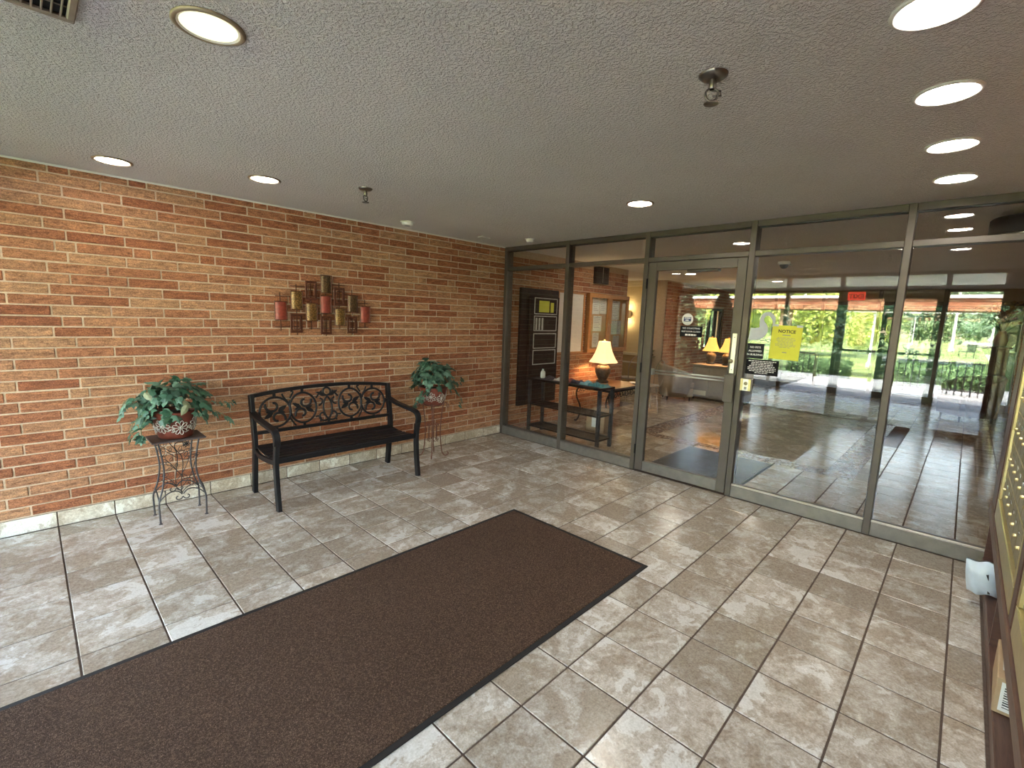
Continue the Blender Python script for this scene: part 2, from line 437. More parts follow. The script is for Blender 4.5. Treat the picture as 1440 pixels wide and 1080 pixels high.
# ------------------------------------------------------------------ structure: floor
floor = MB().box(-0.72, GX+.12, -.60, WY+.1, -.12, -.004).build('floor', M['grout'])
tag(floor, 'mottled beige stone tile floor of the entrance vestibule', kind='structure')
GAP = .008
def tile_mesh(nm, w, d, mat, th=.012):
    return MB().bbox(0, w, 0, d, -th, 0, .0022).mesh(nm, mat)
_tm = {}
def lay_tiles(parent, x0, x1, y0, y1, mat, gx=TX0, gy=TY0, pitch=TS, name='tile', lim=None, z=0.0, skip=None):
    i0 = math.floor((x0-gx)/pitch); i1 = math.ceil((x1-gx)/pitch); j0 = math.floor((y0-gy)/pitch); j1 = math.ceil((y1-gy)/pitch)
    n = 0
    for i in range(i0, i1):
        for j in range(j0, j1):
            a0, a1 = max(x0, gx+i*pitch+GAP/2), min(x1, gx+(i+1)*pitch-GAP/2)
            b0, b1 = max(y0, gy+j*pitch+GAP/2), min(y1, gy+(j+1)*pitch-GAP/2)
            if a1-a0 < .012 or b1-b0 < .012: continue
            if skip and skip((a0+a1)/2, (b0+b1)/2): continue
            key = (round(a1-a0, 4), round(b1-b0, 4), mat.name)
            if key not in _tm: _tm[key] = tile_mesh('tile', a1-a0, b1-b0, mat)
            link(name, _tm[key], parent, (a0, b0, z + R.uniform(-.0006, .0006))); n += 1
    return n
lay_tiles(floor, -0.58, GX-.01, -.24, WY-.03, M['tile'])

# ceiling over vestibule and lobby
ceil = MB().box(-0.75, 13.9, -1.2, 9.0, ZC, ZC+.3).build('ceiling', M['ceiling'])
tag(ceil, 'grey stippled plaster ceiling', kind='structure')

# ------------------------------------------------------------------ brick work
BH, BL, BJ, BZ0 = .0717, .309, .010, .115
def course_bricks(k, x0, x1, phase=0.0):
    """(start, end) of every brick in course k"""
    out = []
    if k % 7 == 4:
        x = .177 + phase - 40*.414; hd = True
        while x < x1:
            L = .106 if hd else .308
            out.append((x+BJ/2, x+L-BJ/2)); x += L; hd = not hd
    else:
        x = (.238 if k % 2 == 0 else .130) + phase - 60*BL
        while x < x1: out.append((x+BJ/2, x+BL-BJ/2)); x += BL
    return [(max(a, x0), min(b, x1)) for a, b in out if min(b, x1)-max(a, x0) > .02]
def brick_shape(mb, L, H, D=.03):
    mb.bbox(0, L, -D, 0, 0, H, .0035)
brick_wall = MB().box(EX-.15, GP, WY-.003, WY+.25, 0, ZC+.1).build('wall_left', M['mortar'])
tag(brick_wall, 'long orange brown brick wall behind the bench', kind='structure')
allb = []
for k in range(33):
    z0 = BZ0 + k*BH; z1 = min(z0+BH-BJ, ZC-.004)
    if z1-z0 < .01: continue
    for a, b in course_bricks(k, EX-.1, GX+.02): allb.append((a, b, z0, z1))
def bsize(t):
    cx, cz = (t[0]+t[1])/2, (t[2]+t[3])/2
    d = math.sqrt(cx*cx + WY*WY + (cz-HC)**2)
    vis = cx > -.30 - (cz < 1.2)*.02
    return (1 if vis else 0, (t[1]-t[0])/d/d)
allb.sort(key=bsize, reverse=True)
_bm = {}
for n, (a, b, z0, z1) in enumerate(allb[:300]):
    key = (round(b-a, 3), round(z1-z0, 3))
    if key not in _bm:
        q = MB(); brick_shape(q, b-a, z1-z0); _bm[key] = q.mesh('brick', M['brick'])
    link('brick', _bm[key], brick_wall, (a, WY+.022+R.uniform(-.0035, .0025), z0 + R.uniform(-.001, .001)), (0, R.uniform(-.002, .002), R.uniform(-.004, .004)))
def brick_stuff(name, parent, bricks, mat, M4=None, seed=3):
    rr = random.Random(seed); mb = MB(); rnd = []
    for (a, b, z0, z1) in bricks:
        n0 = len(mb.f); q = rr.uniform(-.0035, .0025)
        mb.bbox(a, b, .022-.03+q, .022+q, z0, z1, .0035, M=M4)
        v = rr.random(); rnd += [v]*(len(mb.f)-n0)
    o = mb.build(name, mat, parent, rnd=rnd); o['kind'] = 'stuff'; return o
# the brick wall runs along x at y = WY; local frame for joined bricks: x = along, y = depth (front is negative), z = up
brick_stuff('bricks', brick_wall, allb[300:], M['brick'], Matrix.Translation((0, WY, 0)))

# tiled skirting along the brick wall
base = MB().box(EX, GX, WY-.022, WY+.006, 0, .104).build('baseboard_left', M['grout'])
tag(base, 'pale tiled skirting along the brick wall', kind='structure')
k = math.floor((EX-TX0)/TS)
while TX0+k*TS < GX:
    a, b = max(EX, TX0+k*TS+.003), min(GX-.003, TX0+(k+1)*TS-.003)
    if b-a > .02:
        link('base_tile', MB().bbox(0, b-a, -.010, 0, .004, .108, .003).mesh('base_tile', M['basetile']), base, (a, WY-.020, 0))
    k += 1
# thin bead where the ceiling meets the brick
tag(MB().box(EX, GX, WY-.012, WY+.01, ZC-.012, ZC+.005).build('trim_1', M['white']), 'thin white bead along the top of the brick wall', kind='structure')

# right-hand wall with the letterbox cabinet, brick above
wr = MB().box(EX-.15, GX+.10, RY-.75, RY-.33, 0, ZC+.1).build('wall_right', M['mortar'])
tag(wr, 'brick wall holding the brass letterboxes', kind='structure')
MR = Matrix.Translation((0, RY-.33, 0)) @ Matrix.Rotation(PI, 4, 'Z')
rb = []
for k in range(33):
    z0 = BZ0+k*BH; z1 = min(z0+BH-BJ, ZC-.004)
    if z0 > 1.6 and z1-z0 > .01: rb += [(a, b, z0, z1) for a, b in course_bricks(k, -GX-.08, -EX)]
brick_stuff('bricks', wr, rb, M['brick'], MR, 5)

# ------------------------------------------------------------------ storefront between vestibule and lobby
def frame_box(name, parent, x0, x1, y0, y1, z0, z1, mat=None, b=.003):
    return MB().bbox(x0, x1, y0, y1, z0, z1, b).build(name, mat or M['bronze'], parent)
FD0, FD1 = GX, GX+.115
posts = [(4.405, 4.455), (3.405, 3.455), (2.400, 2.450), (1.405, 1.455), (0.368, 0.414), (-.32, -.275)]
win1 = empty('window_1', (0, 0, 0), kind='structure', label='bronze framed glass partition between vestibule and lobby')
for (a, b) in posts: frame_box('post', win1, FD0, FD1, a, b, 0, ZC-.001)
for n in range(5):
    y1, y0 = posts[n][0], posts[n+1][1]
    frame_box('header', win1, FD0+.004, FD1, y0, y1, ZC-.052, ZC-.001)
    frame_box('transom_rail', win1, FD0+.004, FD1, y0, y1, 2.163, 2.207)
    MB().bbox(GP-.003, GP+.003, y0-.006, y1+.006, 2.20, ZC-.045, .001).build('pane', M['glass'], win1)
    frame_box('gasket', win1, GP+.004, GP+.012, y0, y1, ZC-.062, ZC-.050, M['gasket'], .001)
    if n != 2:
        frame_box('sill', win1, FD0+.002, FD1, y0, y1, 0, .105, M['sillmetal'])
        frame_box('glazing_bead', win1, FD0+.006, FD0+.022, y0, y1, .105, .122, M['bead'] if n > 2 else M['bronze'])
        MB().bbox(GP-.003, GP+.003, y0-.006, y1+.006, .10, 2.17, .001).build('pane', M['glass'], win1)
        frame_box('gasket', win1, GP+.004, GP+.014, y0, y0+.008, .11, 2.165, M['gasket'], .001)
# the door leaf
dr = empty('door_1', (0, 0, 0), kind='structure', label='bronze framed glass door in the lobby partition')
DY1, DY0 = 2.396, 1.459
dx0, dx1 = FD0+.006, FD0+.052
frame_box('stile', dr, dx0, dx1, DY1-.088, DY1, .012, 2.158); frame_box('stile', dr, dx0, dx1, DY0, DY0+.082, .012, 2.158)
frame_box('top_rail', dr, dx0+.001, dx1, DY0+.082, DY1-.088, 2.075, 2.158)
frame_box('bottom_rail', dr, dx0+.001, dx1, DY0+.082, DY1-.088, .012, .118, M['sillmetal'])
MB().bbox(GP-.003, GP+.003, DY0+.07, DY1-.07, .10, 2.09, .001).build('pane', M['glass'], dr)
for z in (.235, 1.10, 1.95): MB().tube([(FD0-.004, DY1+.004, z-.05), (FD0-.004, DY1+.004, z+.05)], .009, 8).build('hinge', M['black'], dr)
frame_box('lock_guard', dr, dx0-.008, dx0, DY0+.022, DY0+.062, 1.135, 1.495, M['steelplate'], .003)
cyl = MB().lathe([(.0, .03), (.014, .03), (.017, .02), (.02, 0)], 16, Matrix.Translation((dx0-.007, DY0+.055, 1.245)) @ Matrix.Rotation(-PI/2, 4, 'Y')).build('lock_cylinder', M['brassdull'], dr)
for z in (1.17, 1.46): MB().ball((dx0-.009, DY0+.042, z), .005, 8, 5).build('screw', M['sprinkler'], dr)
ph = MB(); ph.bbox(dx0-.045, dx0-.038, DY0-.002, DY0+.085, .875, 1.125, .003); ph.bbox(dx0-.04, dx0, DY0+.07, DY0+.085, .875, 1.125, .003)
ph.build('pull_handle', M['bronze'], dr)
pb = MB(); pb.tube([(dx1+.055, DY0+.10, 1.045), (dx1+.055, DY1-.10, 1.045)], .009, 8); pb.tube([(dx1+.055, DY0+.10, 1.075), (dx1+.055, DY1-.10, 1.075)], .009, 8)
pb.box(dx1, dx1+.06, DY0+.02, DY0+.10, 1.03, 1.09); pb.box(dx1, dx1+.06, DY1-.10, DY1-.02, 1.03, 1.09)
pb.build('push_bar', M['steelplate'], dr)
cl = MB(); cl.bbox(dx1, dx1+.06, 1.72, 2.02, 2.055, 2.115, .004); cl.tube([(dx1+.03, 1.78, 2.115), (dx1+.20, 1.93, 2.13), (dx1+.06, 2.2, 2.165)], .009, 4)
cl.build('door_closer', M['bronze'], dr)

# ------------------------------------------------------------------ entrance glazing behind the camera
win2 = empty('window_2', (0, 0, 0), kind='structure', label='bronze framed glass wall of the building entrance')
ep = [(4.39, 4.45), (3.16, 3.22), (2.37, 2.425), (1.575, 1.635), (.275, .335), (-.32, -.27)]
E0, E1 = EX-.11, EX
for (a, b) in ep: frame_box('post', win2, E0, E1, a, b, -.02, ZC-.001)
for n in range(5):
    y1, y0 = ep[n][0], ep[n+1][1]
    frame_box('header', win2, E0, E1-.004, y0, y1, ZC-.05, ZC-.001)
    frame_box('transom_rail', win2, E0, E1-.004, y0, y1, 2.155, 2.25)
    MB().bbox(EX-.05, EX-.044, y0-.006, y1+.006, 2.24, ZC-.045, .001).build('pane', M['glass'], win2)
    if n != 3:
        frame_box('sill', win2, E0, E1-.002, y0, y1, -.02, .105, M['sillmetal'])
        MB().bbox(EX-.05, EX-.044, y0-.006, y1+.006, .10, 2.165, .001).build('pane', M['glass'], win2)
for nm, (a, b) in {'door_2': (.957, 1.573), 'door_3': (.337, .953)}.items():
    d2 = empty(nm, (0, 0, 0), kind='structure', label='glass entrance door leaf with mid rail ' + ('beside the exit sign' if nm == 'door_2' else 'nearer the letterboxes'))
    frame_box('stile', d2, EX-.075, EX-.03, a, a+.07, 0, 2.15); frame_box('stile', d2, EX-.075, EX-.03, b-.07, b, 0, 2.15)
    frame_box('top_rail', d2, EX-.074, EX-.031, a+.07, b-.07, 2.06, 2.15); frame_box('bottom_rail', d2, EX-.074, EX-.031, a+.07, b-.07, 0, .16)
    frame_box('push_bar', d2, EX-.03, EX+.02, a+.02, b-.02, 1.20, 1.235, M['black'])
    MB().bbox(EX-.055, EX-.049, a+.06, b-.06, .15, 2.07, .001).build('pane', M['glass'], d2)
ex = empty('exit_sign', (EX+.012, 1.39, 2.09), label='red lit exit sign above the entrance doors', cat='sign')
MB().bbox(-.012, .03, -.115, .115, -.06, .07, .005).build('housing', emis('exit_red', (1.0, .07, .04), 3.0, (.6, .05, .05)), ex)
text('lettering', 'EXIT', .10, simple('dark_red_letters', (.12, .01, .01), .6), ex, face_px(.031, 0, 0), bold=.002)
# ------------------------------------------------------------------ lobby shell
LX, LXE = FD1, 13.6
lf = MB().box(LX-.005, LXE+.2, -.8, 8.0, -.12, -.004).build('floor_lobby', M['grout'])
tag(lf, 'tan tiled lobby floor with a brown border behind the glass', kind='structure')
M['lobbytile'] = tile_mat('tan_lobby_tile', (1.0, .90, .75), .16)
M['bandtile'] = tile_mat('brown_border_tile', (.50, .32, .20), .26)
inband = lambda x, y: (5.87 < x < 6.13 and y < 3.30) or (x > 6.1 and 3.0 < y < 3.27)
lay_tiles(lf, LX, 8.05, 1.75, WY, M['lobbytile'], skip=lambda x, y: (5.87 < x and y < 3.27))
lay_tiles(lf, LX, 5.87, .69, 1.75, M['lobbytile']); lay_tiles(lf, LX, 8.05, -.74, .69, M['lobbytile'])
def band(x0, x1, y0, y1, nx, ny):
    for i in range(nx):
        for j in range(ny):
            a, b = x0+(x1-x0)*i/nx, x0+(x1-x0)*(i+1)/nx; c, d = y0+(y1-y0)*j/ny, y0+(y1-y0)*(j+1)/ny
            link('border_tile', MB().bbox(0, b-a-.006, 0, d-c-.006, -.012, 0, .002).mesh('border_tile', M['bandtile']), lf, (a+.003, c+.003, 0))
band(5.87, 6.13, .69, 3.27, 1, 9); band(6.13, 10.0, 3.01, 3.27, 12, 1); band(6.13, 10.0, .69, .95, 12, 1)
# diagonal tiles inside the border
dm = MB(); drnd = []; q = .31
rr = random.Random(12)
def clip_poly(poly, axis, lim, sg):
    out = []
    for i in range(len(poly)):
        a, b = poly[i-1], poly[i]; da, db = sg*(a[axis]-lim), sg*(b[axis]-lim)
        if (da <= 0) != (db <= 0):
            t_ = da/(da-db); out.append((a[0]+(b[0]-a[0])*t_, a[1]+(b[1]-a[1])*t_))
        if db <= 0: out.append(b)
    return out
for i in range(-30, 30):
    for j in range(-30, 30):
        cx, cy = 8.0 + (i+j)*q*.7071, 1.2 + (i-j)*q*.7071; h_ = (q/2-.003)*1.4142
        pl = [(cx+h_, cy), (cx, cy+h_), (cx-h_, cy), (cx, cy-h_)]
        for ax, lim, sg in ((0, 6.135, -1), (0, 9.995, 1), (1, .955, -1), (1, 3.005, 1)):
            if len(pl) > 2: pl = clip_poly(pl, ax, lim, sg)
        if len(pl) > 2:
            n0 = len(dm.f); dm.prism(pl, -.012, 0); drnd += [rr.random()]*(len(dm.f)-n0)
tag(dm.build('diagonal_tiles', M['lobbytile'], lf, rnd=drnd), kind='stuff')
fm = MB(); frnd = []
for i in range(60):
    for j in range(60):
        x = 8.05 + i*TS; y = -.74 + j*TS
        if x < 13.5 and y < 7.8 and (y > 3.26 or y < .45 or x > 9.85):
            n0 = len(fm.f); fm.bbox(x+.003, x+TS-.003, y+.003, y+TS-.003, -.012, 0, .002); frnd += [rr.random()]*(len(fm.f)-n0)
tag(fm.build('far_tiles', M['lobbytile'], lf, rnd=frnd), kind='stuff')

lw = MB().box(GP+.09, 7.5, WY-.003, WY+.3, 0, ZC+.1).build('wall_lobby_left', M['mortar'])
tag(lw, 'brick lobby wall carrying the notice boards', kind='structure')
bl = []
for k in range(33):
    z0 = BZ0+k*BH - .11 + (.0 if k else 0); z1 = min(z0+BH-BJ, ZC-.004)
    if z1-z0 > .01: bl += [(a, b, z0, z1) for a, b in course_bricks(k, GP+.09, 7.5, .05)]
brick_stuff('bricks', lw, bl, M['brick'], Matrix.Translation((0, WY, 0)), 9)
pier = MB().box(9.62, 11.80, 4.748, 5.0, 0, ZC+.1).box(12.94, LXE, 4.748, 5.0, 0, ZC+.1).box(11.80, 12.94, 4.748, 5.0, 0, .93).box(11.80, 12.94, 4.748, 5.0, 1.96, ZC+.1)
pier = pier.build('wall_lobby_pier', M['mortar']); tag(pier, 'brick lobby wall behind the lamps', kind='structure')
bl = []
for k in range(34):
    z0 = .003+k*BH; z1 = min(z0+BH-BJ, ZC-.004)
    if z1-z0 > .01: bl += [(a, b, z0, z1) for a, b in (course_bricks(k, 9.62, LXE, .1) if (z1 < .93 or z0 > 1.96) else course_bricks(k, 9.62, 11.80, .1) + course_bricks(k, 12.94, LXE, .1))]
brick_stuff('bricks', pier, bl, M['brick'], Matrix.Translation((0, 4.75, 0)), 10)
lw4 = empty('window_4', (0, 0, 0), kind='structure', label='dark framed window standing in for a mirror on the lobby brick wall')  # opening stands in for a wall mirror and the trees reflected in it
for (a, b, c, d) in ((11.80, 12.94, .93, .98), (11.80, 12.94, 1.90, 1.96), (11.80, 11.86, .98, 1.90), (12.88, 12.94, .98, 1.90), (12.15, 12.21, .98, 1.90), (12.53, 12.59, .98, 1.90)): MB().bbox(a, b, 4.78, 4.86, c, d, .003).build('frame_bar', M['black'], lw4)
MB().box(11.84, 12.9, 4.81, 4.816, .96, 1.92).build('pane', M['glass'], lw4)
bw = empty('wall_lobby_back', (0, 0, 0), kind='structure', label='beige lobby wall with chair rail and crown moulding')
MB().box(9.62, 9.75, 4.99, 9, .80, ZC+.02).build('upper_wall', M['beige'], bw)
MB().box(9.615, 9.75, 4.99, 9, 0, .80).build('dado', M['tanwall'], bw)
for (z0, z1, d) in ((.80, .86, .03), (.62, .65, .015), (0, .12, .02), (2.34, 2.40, .05), (2.40, 2.46, .09)):
    MB().bbox(9.615-d, 9.625, 4.99, 9, z0, z1, .004).build('moulding', M['cream'], bw)
tag(MB().box(7.5, 7.7, WY+.3, 9, 0, ZC+.05).build('wall_corridor_side', M['beige']), 'beige corridor side wall behind the brick', kind='structure')
tag(MB().box(7.5, 9.8, 8.2, 8.4, 0, ZC+.05).build('wall_corridor_end', M['beige']), 'beige wall at the end of the corridor', kind='structure')
M['tinted'] = glass_mat('dimming_pane', (.23, .245, .26), .05)  # tint added to hold down the brightness of the garden view
wf = empty('window_3', (0, 0, 0), kind='structure', label='far lobby glass wall with a tint added to dim the view')
fy = [-.75, .45, 1.55, 2.65, 3.70, 4.75]
for y in fy: MB().bbox(LXE, LXE+.11, y-.035, y+.035, 0, ZC, .003).build('post', M['bronze'], wf)
for a, b in zip(fy, fy[1:]):
    MB().bbox(LXE, LXE+.11, a+.035, b-.035, 0, .14, .003).build('sill', M['bronze'], wf); MB().bbox(LXE, LXE+.11, a+.035, b-.035, 2.12, 2.20, .003).build('transom_rail', M['bronze'], wf)
    MB().box(LXE+.05, LXE+.056, a+.03, b-.03, .12, 2.14).build('pane', M['tinted'], wf); MB().bbox(LXE+.02, LXE+.09, a+.035, b-.035, 2.20, ZC, .002).build('solid_panel', M['taupe'], wf)
tag(MB().box(LXE+.11, LXE+4.0, -3, 9.0, 2.62, 2.8).build('sun_blocker_garden', M['white']), 'added white slab keeping the sun out of the far lobby windows', kind='structure')  # unseen slab added to keep direct sun out of the lobby
rl = MB().box(FD1-.02, LXE, -1.15, -.756, 0, ZC+.1).build('wall_lobby_right', M['mortar']); tag(rl, 'dim brick lobby wall behind the armchair', kind='structure')
bl = []
for k in range(34):
    z0 = .003+k*BH; z1 = min(z0+BH-BJ, ZC-.004)
    if z1-z0 > .01: bl += [(a, b, z0, z1) for a, b in course_bricks(k, -LXE, -FD1)]
brick_stuff('bricks', rl, bl, M['brick'], Matrix.Translation((0, -.75, 0)) @ Matrix.Rotation(PI, 4, 'Z'), 11)

# ------------------------------------------------------------------ floor mat
mt = empty('floor_mat', (0, 0, 0), label='long brown entrance mat with a black rubber edge', cat='mat')
mp = MB(); X0, X1, Y0, Y1 = -.37, 2.66, 1.335, 2.488
mp.bbox(X0, X1, Y0, Y1, .001, .010, .003); mp.build('carpet', M['mat'], mt)
for q in ((X0-.03, X1+.03, Y0-.028, Y0), (X0-.03, X1+.03, Y1, Y1+.028), (X0-.03, X0, Y0, Y1), (X1, X1+.03, Y0, Y1)):
    MB().bbox(q[0], q[1], q[2], q[3], .001, .007, .002).build('rubber_edge', M['rubber'], mt)

# ------------------------------------------------------------------ garden bench
bn = empty('bench', (1.92, 4.0, 0), label='black cast metal bench with scrollwork back against the brick wall', cat='bench')
bx0, bx1 = 1.272-1.92, 2.565-1.92
for s, x in ((-1, bx0), (1, bx1)):
    # rear leg and back upright: one continuous strip
    pts = crom([(x, .262, 0), (x, .242, .14), (x, .222, .30), (x, .205, .44), (x, .225, .60), (x, .262, .85)], 5)
    MB().tube(pts, 0, 4, flat=(.017, .029), up=(1, 0, 0)).build('leg', M['blackmetal'], bn, bevel=.004)
    pts = crom([(x, -.295, 0), (x, -.272, .18), (x, -.262, .34), (x, -.268, .44), (x, -.29, .535)], 5)
    MB().tube(pts, 0, 4, flat=(.016, .026), up=(1, 0, 0)).build('leg', M['blackmetal'], bn, bevel=.004)
    pts = crom([(x, -.29, .53), (x, -.298, .575), (x, -.275, .622), (x, -.22, .640), (x, -.10, .652), (x, .08, .668), (x, .232, .70)], 6)
    MB().tube(pts, 0, 4, flat=(.025, .015), up=(1, 0, 0)).build('armrest', M['blackmetal'], bn, bevel=.004)
    pts = [(x, -.262, .385), (x, -.05, .362), (x, .10, .360), (x, .215, .395)]
    MB().tube(crom(pts, 5), 0, 4, flat=(.011, .020), up=(1, 0, 0)).build('seat_support', M['blackmetal'], bn, bevel=.003)
for k, (y, z, a) in enumerate(((-.245, .412, -.30), (-.165, .398, -.10), (-.08, .392, -.02), (.005, .392, .02), (.09, .398, .10), (.165, .412, .25))):
    mm = Matrix.Translation((0, y, z)) @ Matrix.Rotation(a, 4, 'X')
    MB().bbox(bx0+.004, bx1-.004, -.035, .035, -.006, .006, .003, M=mm).build('seat_slat', M['blackmetal'], bn)
MB().bbox(bx0+.01, bx1-.01, -.272, -.262, .375, .425, .003).build('seat_rail', M['blackmetal'], bn)
# back panel: rails and scrollwork live in a plane that leans back; local (u along x, w up)
def back_y(z): return .208 + (z-.45)*.137
zt = lambda u: .838 + .045*(1-(u/.64)**2)
MB().tube([(u, back_y(zt(u)), zt(u)) for u in [bx0+(bx1-bx0)*i/24 for i in range(25)]], 0, 4, flat=(.015, .015), up=(0, 1, 0)).build('top_rail', M['blackmetal'], bn)
MB().tube([(bx0, back_y(.525), .525), (bx1, back_y(.525), .525)], 0, 4, flat=(.015, .013), up=(0, 1, 0)).build('bottom_rail', M['blackmetal'], bn)
sw = MB()
def P3(u, w): return (u, back_y(w), w)
def stroke(pts, r=.0085): sw.tube([P3(*p) for p in pts], 0, 6, flat=(r*1.15, r*1.15), up=(0, 1, 0))
def ellipse(cx, cz, a, b): sw.tube([P3(cx+a*math.cos(2*PI*i/32), cz+b*math.sin(2*PI*i/32)) for i in range(32)], 0, 6, closed=True, flat=(.011, .010), up=(0, 1, 0))
def blade(u, w, ang, L=.075, wd=.017):
    ca, sa = math.cos(ang), math.sin(ang); pts = []
    for t, q in ((0, .2), (.35, 1), (.7, .7), (1, .05)): pts.append((t*L, q*wd))
    out = [(u+ca*t-sa*q, w+sa*t+ca*q) for t, q in pts] + [(u+ca*t+sa*q, w+sa*t-ca*q) for t, q in reversed(pts)]
    n = len(out); vs = [(p[0], back_y(p[1])-.006, p[1]) for p in out] + [(p[0], back_y(p[1])+.006, p[1]) for p in out]
    sw.add(vs, [tuple(range(n)), tuple(reversed(range(n, 2*n)))] + [(i, (i+1) % n, n+(i+1) % n, n+i) for i in range(n)])
for sgn in (-1, 1):
    for (cx, cz, a, b, fl) in ((.465, .683, .128, .128, 1), (.225, .697, .118, .134, -1)):
        cx *= sgn; f = fl*sgn
        ellipse(cx, cz, a, b)
        for top in (1, -1):
            # the two curls of the S inside each ring
            th0 = 0.35 if top > 0 else PI + .35; pts = []
            for i in range(27):
                t = i/26; th = th0 - 5.0*t; r = a*(.50 - .33*t)
                pts.append((cx + f*(top*.14*a + r*math.cos(th)), cz + top*.44*a + r*math.sin(th)))
            stroke(pts, .0095)
            for (da, L_, w_) in ((.55, .085, .019), (-.25, .06, .014)):
                an = (PI - da) if top > 0 else -da
                dx, dz = math.cos(an)*f, math.sin(an)
                blade(cx - f*top*.18*a, cz + top*.04*a, math.atan2(dz, dx), L_, w_)
    # tendrils between the rings
    for (pts) in ([(.335, .775), (.352, .742), (.36, .765), (.385, .80), (.40, .835)], [(.335, .79), (.32, .815), (.305, .845), (.325, .852)],
                  [(.345, .62), (.33, .59), (.315, .565), (.30, .545)], [(.12, .60), (.085, .60), (.07, .57), (.08, .55)],
                  [(.105, .77), (.08, .80), (.05, .83)], [(.085, .70), (.06, .71), (.045, .745), (.07, .765)]):
        stroke([(sgn*p[0], p[1]) for p in [tuple(q)[:2] for q in crom([(a, b, 0) for a, b in pts], 4)]], .007)
    # half of the middle motif
    stroke([(sgn*p[0], p[1]) for p in bez((0, .775), (.055, .73), (.055, .62), (0, .565), 12)], .008)
    stroke([(sgn*p[0], p[1]) for p in bez((0, .565), (.06, .535), (.105, .58), (.07, .625), 12)], .008)
    stroke([(sgn*p[0], p[1]) for p in bez((.07, .625), (.05, .64), (.03, .625), (.042, .605), 8)], .007)
    blade(sgn*.012, .785, (PI/2-1.15) if sgn > 0 else (PI/2+1.15), .10, .018)
ellipse(0, .822, .036, .036)
for u, w0, w1 in ((-.465, .81, .855), (.465, .81, .855), (-.465, .53, .558), (.465, .53, .558), (-.225, .83, .88), (.225, .83, .88), (-.225, .53, .565), (.225, .53, .565), (0, .535, .57), (0, .855, .885),
                  (-.60, .655, .70), (.60, .655, .70)):
    sw.bbox(u-.012, u+.012, back_y((w0+w1)/2)-.007, back_y((w0+w1)/2)+.007, w0, w1, .002)
for sgn in (-1, 1): sw.bbox(min(sgn*.585, sgn*.64), max(sgn*.585, sgn*.64), back_y(.68)-.006, back_y(.68)+.006, .67, .69, .002)
sw.build('scrollwork', M['blackmetal'], bn)
for s, x in ((-1, bx0), (1, bx1)):
    for z in (.56, .80): MB().ball((x-s*.014, back_y(z)-.014, z), .007, 8, 5).build('bolt', M['black'], bn)

# ------------------------------------------------------------------ plant stands
def vine_leaf(mb, x, z, y, ang, L, r=.0022):
    """wire leaf: a small pointed loop in a panel with constant y"""
    ca, sa = math.cos(ang), math.sin(ang)
    pts = [(0, 0), (.35*L, .24*L), (.75*L, .16*L), (L, 0), (.75*L, -.16*L), (.35*L, -.24*L)]
    mb.tube([(x+ca*a-sa*b, y, z+sa*a+ca*b) for a, b in pts], r, 5, closed=True)
st = empty('plant_stand', (.713, 4.128, 0), label='square top wrought iron plant stand with wire vines', cat='plant stand')
MB().bbox(-.165, .165, -.13, .13, .598, .612, .004).build('top', M['plate'], st)
for sx in (-1, 1):
    for sy in (-1, 1):
        pts = crom([(sx*.125, sy*.095, .60), (sx*.108, sy*.085, .50), (sx*.098, sy*.080, .38), (sx*.115, sy*.092, .26), (sx*.143, sy*.108, .165), (sx*.145, sy*.108, .08), (sx*.143, sy*.106, .004)], 5)
        MB().tube(pts, .0062, 8).build('leg', M['wroughtgrey'], st)
        MB().lathe([(0, .006), (.010, .006), (.013, 0)], 10, cx=sx*.143, cy=sy*.106).build('foot', M['wroughtgrey'], st)
for sy in (-1, 1):
    a = MB(); y = sy*.108
    for sx in (-1, 1):
        a.tube([(p[0], y, p[1]) for p in bez((sx*.143, .165), (sx*.10, .235), (sx*.03, .25), (sx*.004, .195), 12)], .0045, 6)
        a.tube([(p[0], y, p[1]) for p in spiral(sx*.028, .178, .026, .006, PI if sx > 0 else 0, (PI+sx*4.6) if sx > 0 else -4.6, 14)], .004, 6)
    a.build('arch', M['wroughtgrey'], st)
for sx in (-1, 1):
    MB().tube([(sx*.143, p[0], p[1]) for p in bez((-.108, .165), (-.05, .245), (.05, .245), (.108, .165), 12)], .0045, 6).build('arch', M['wroughtgrey'], st)
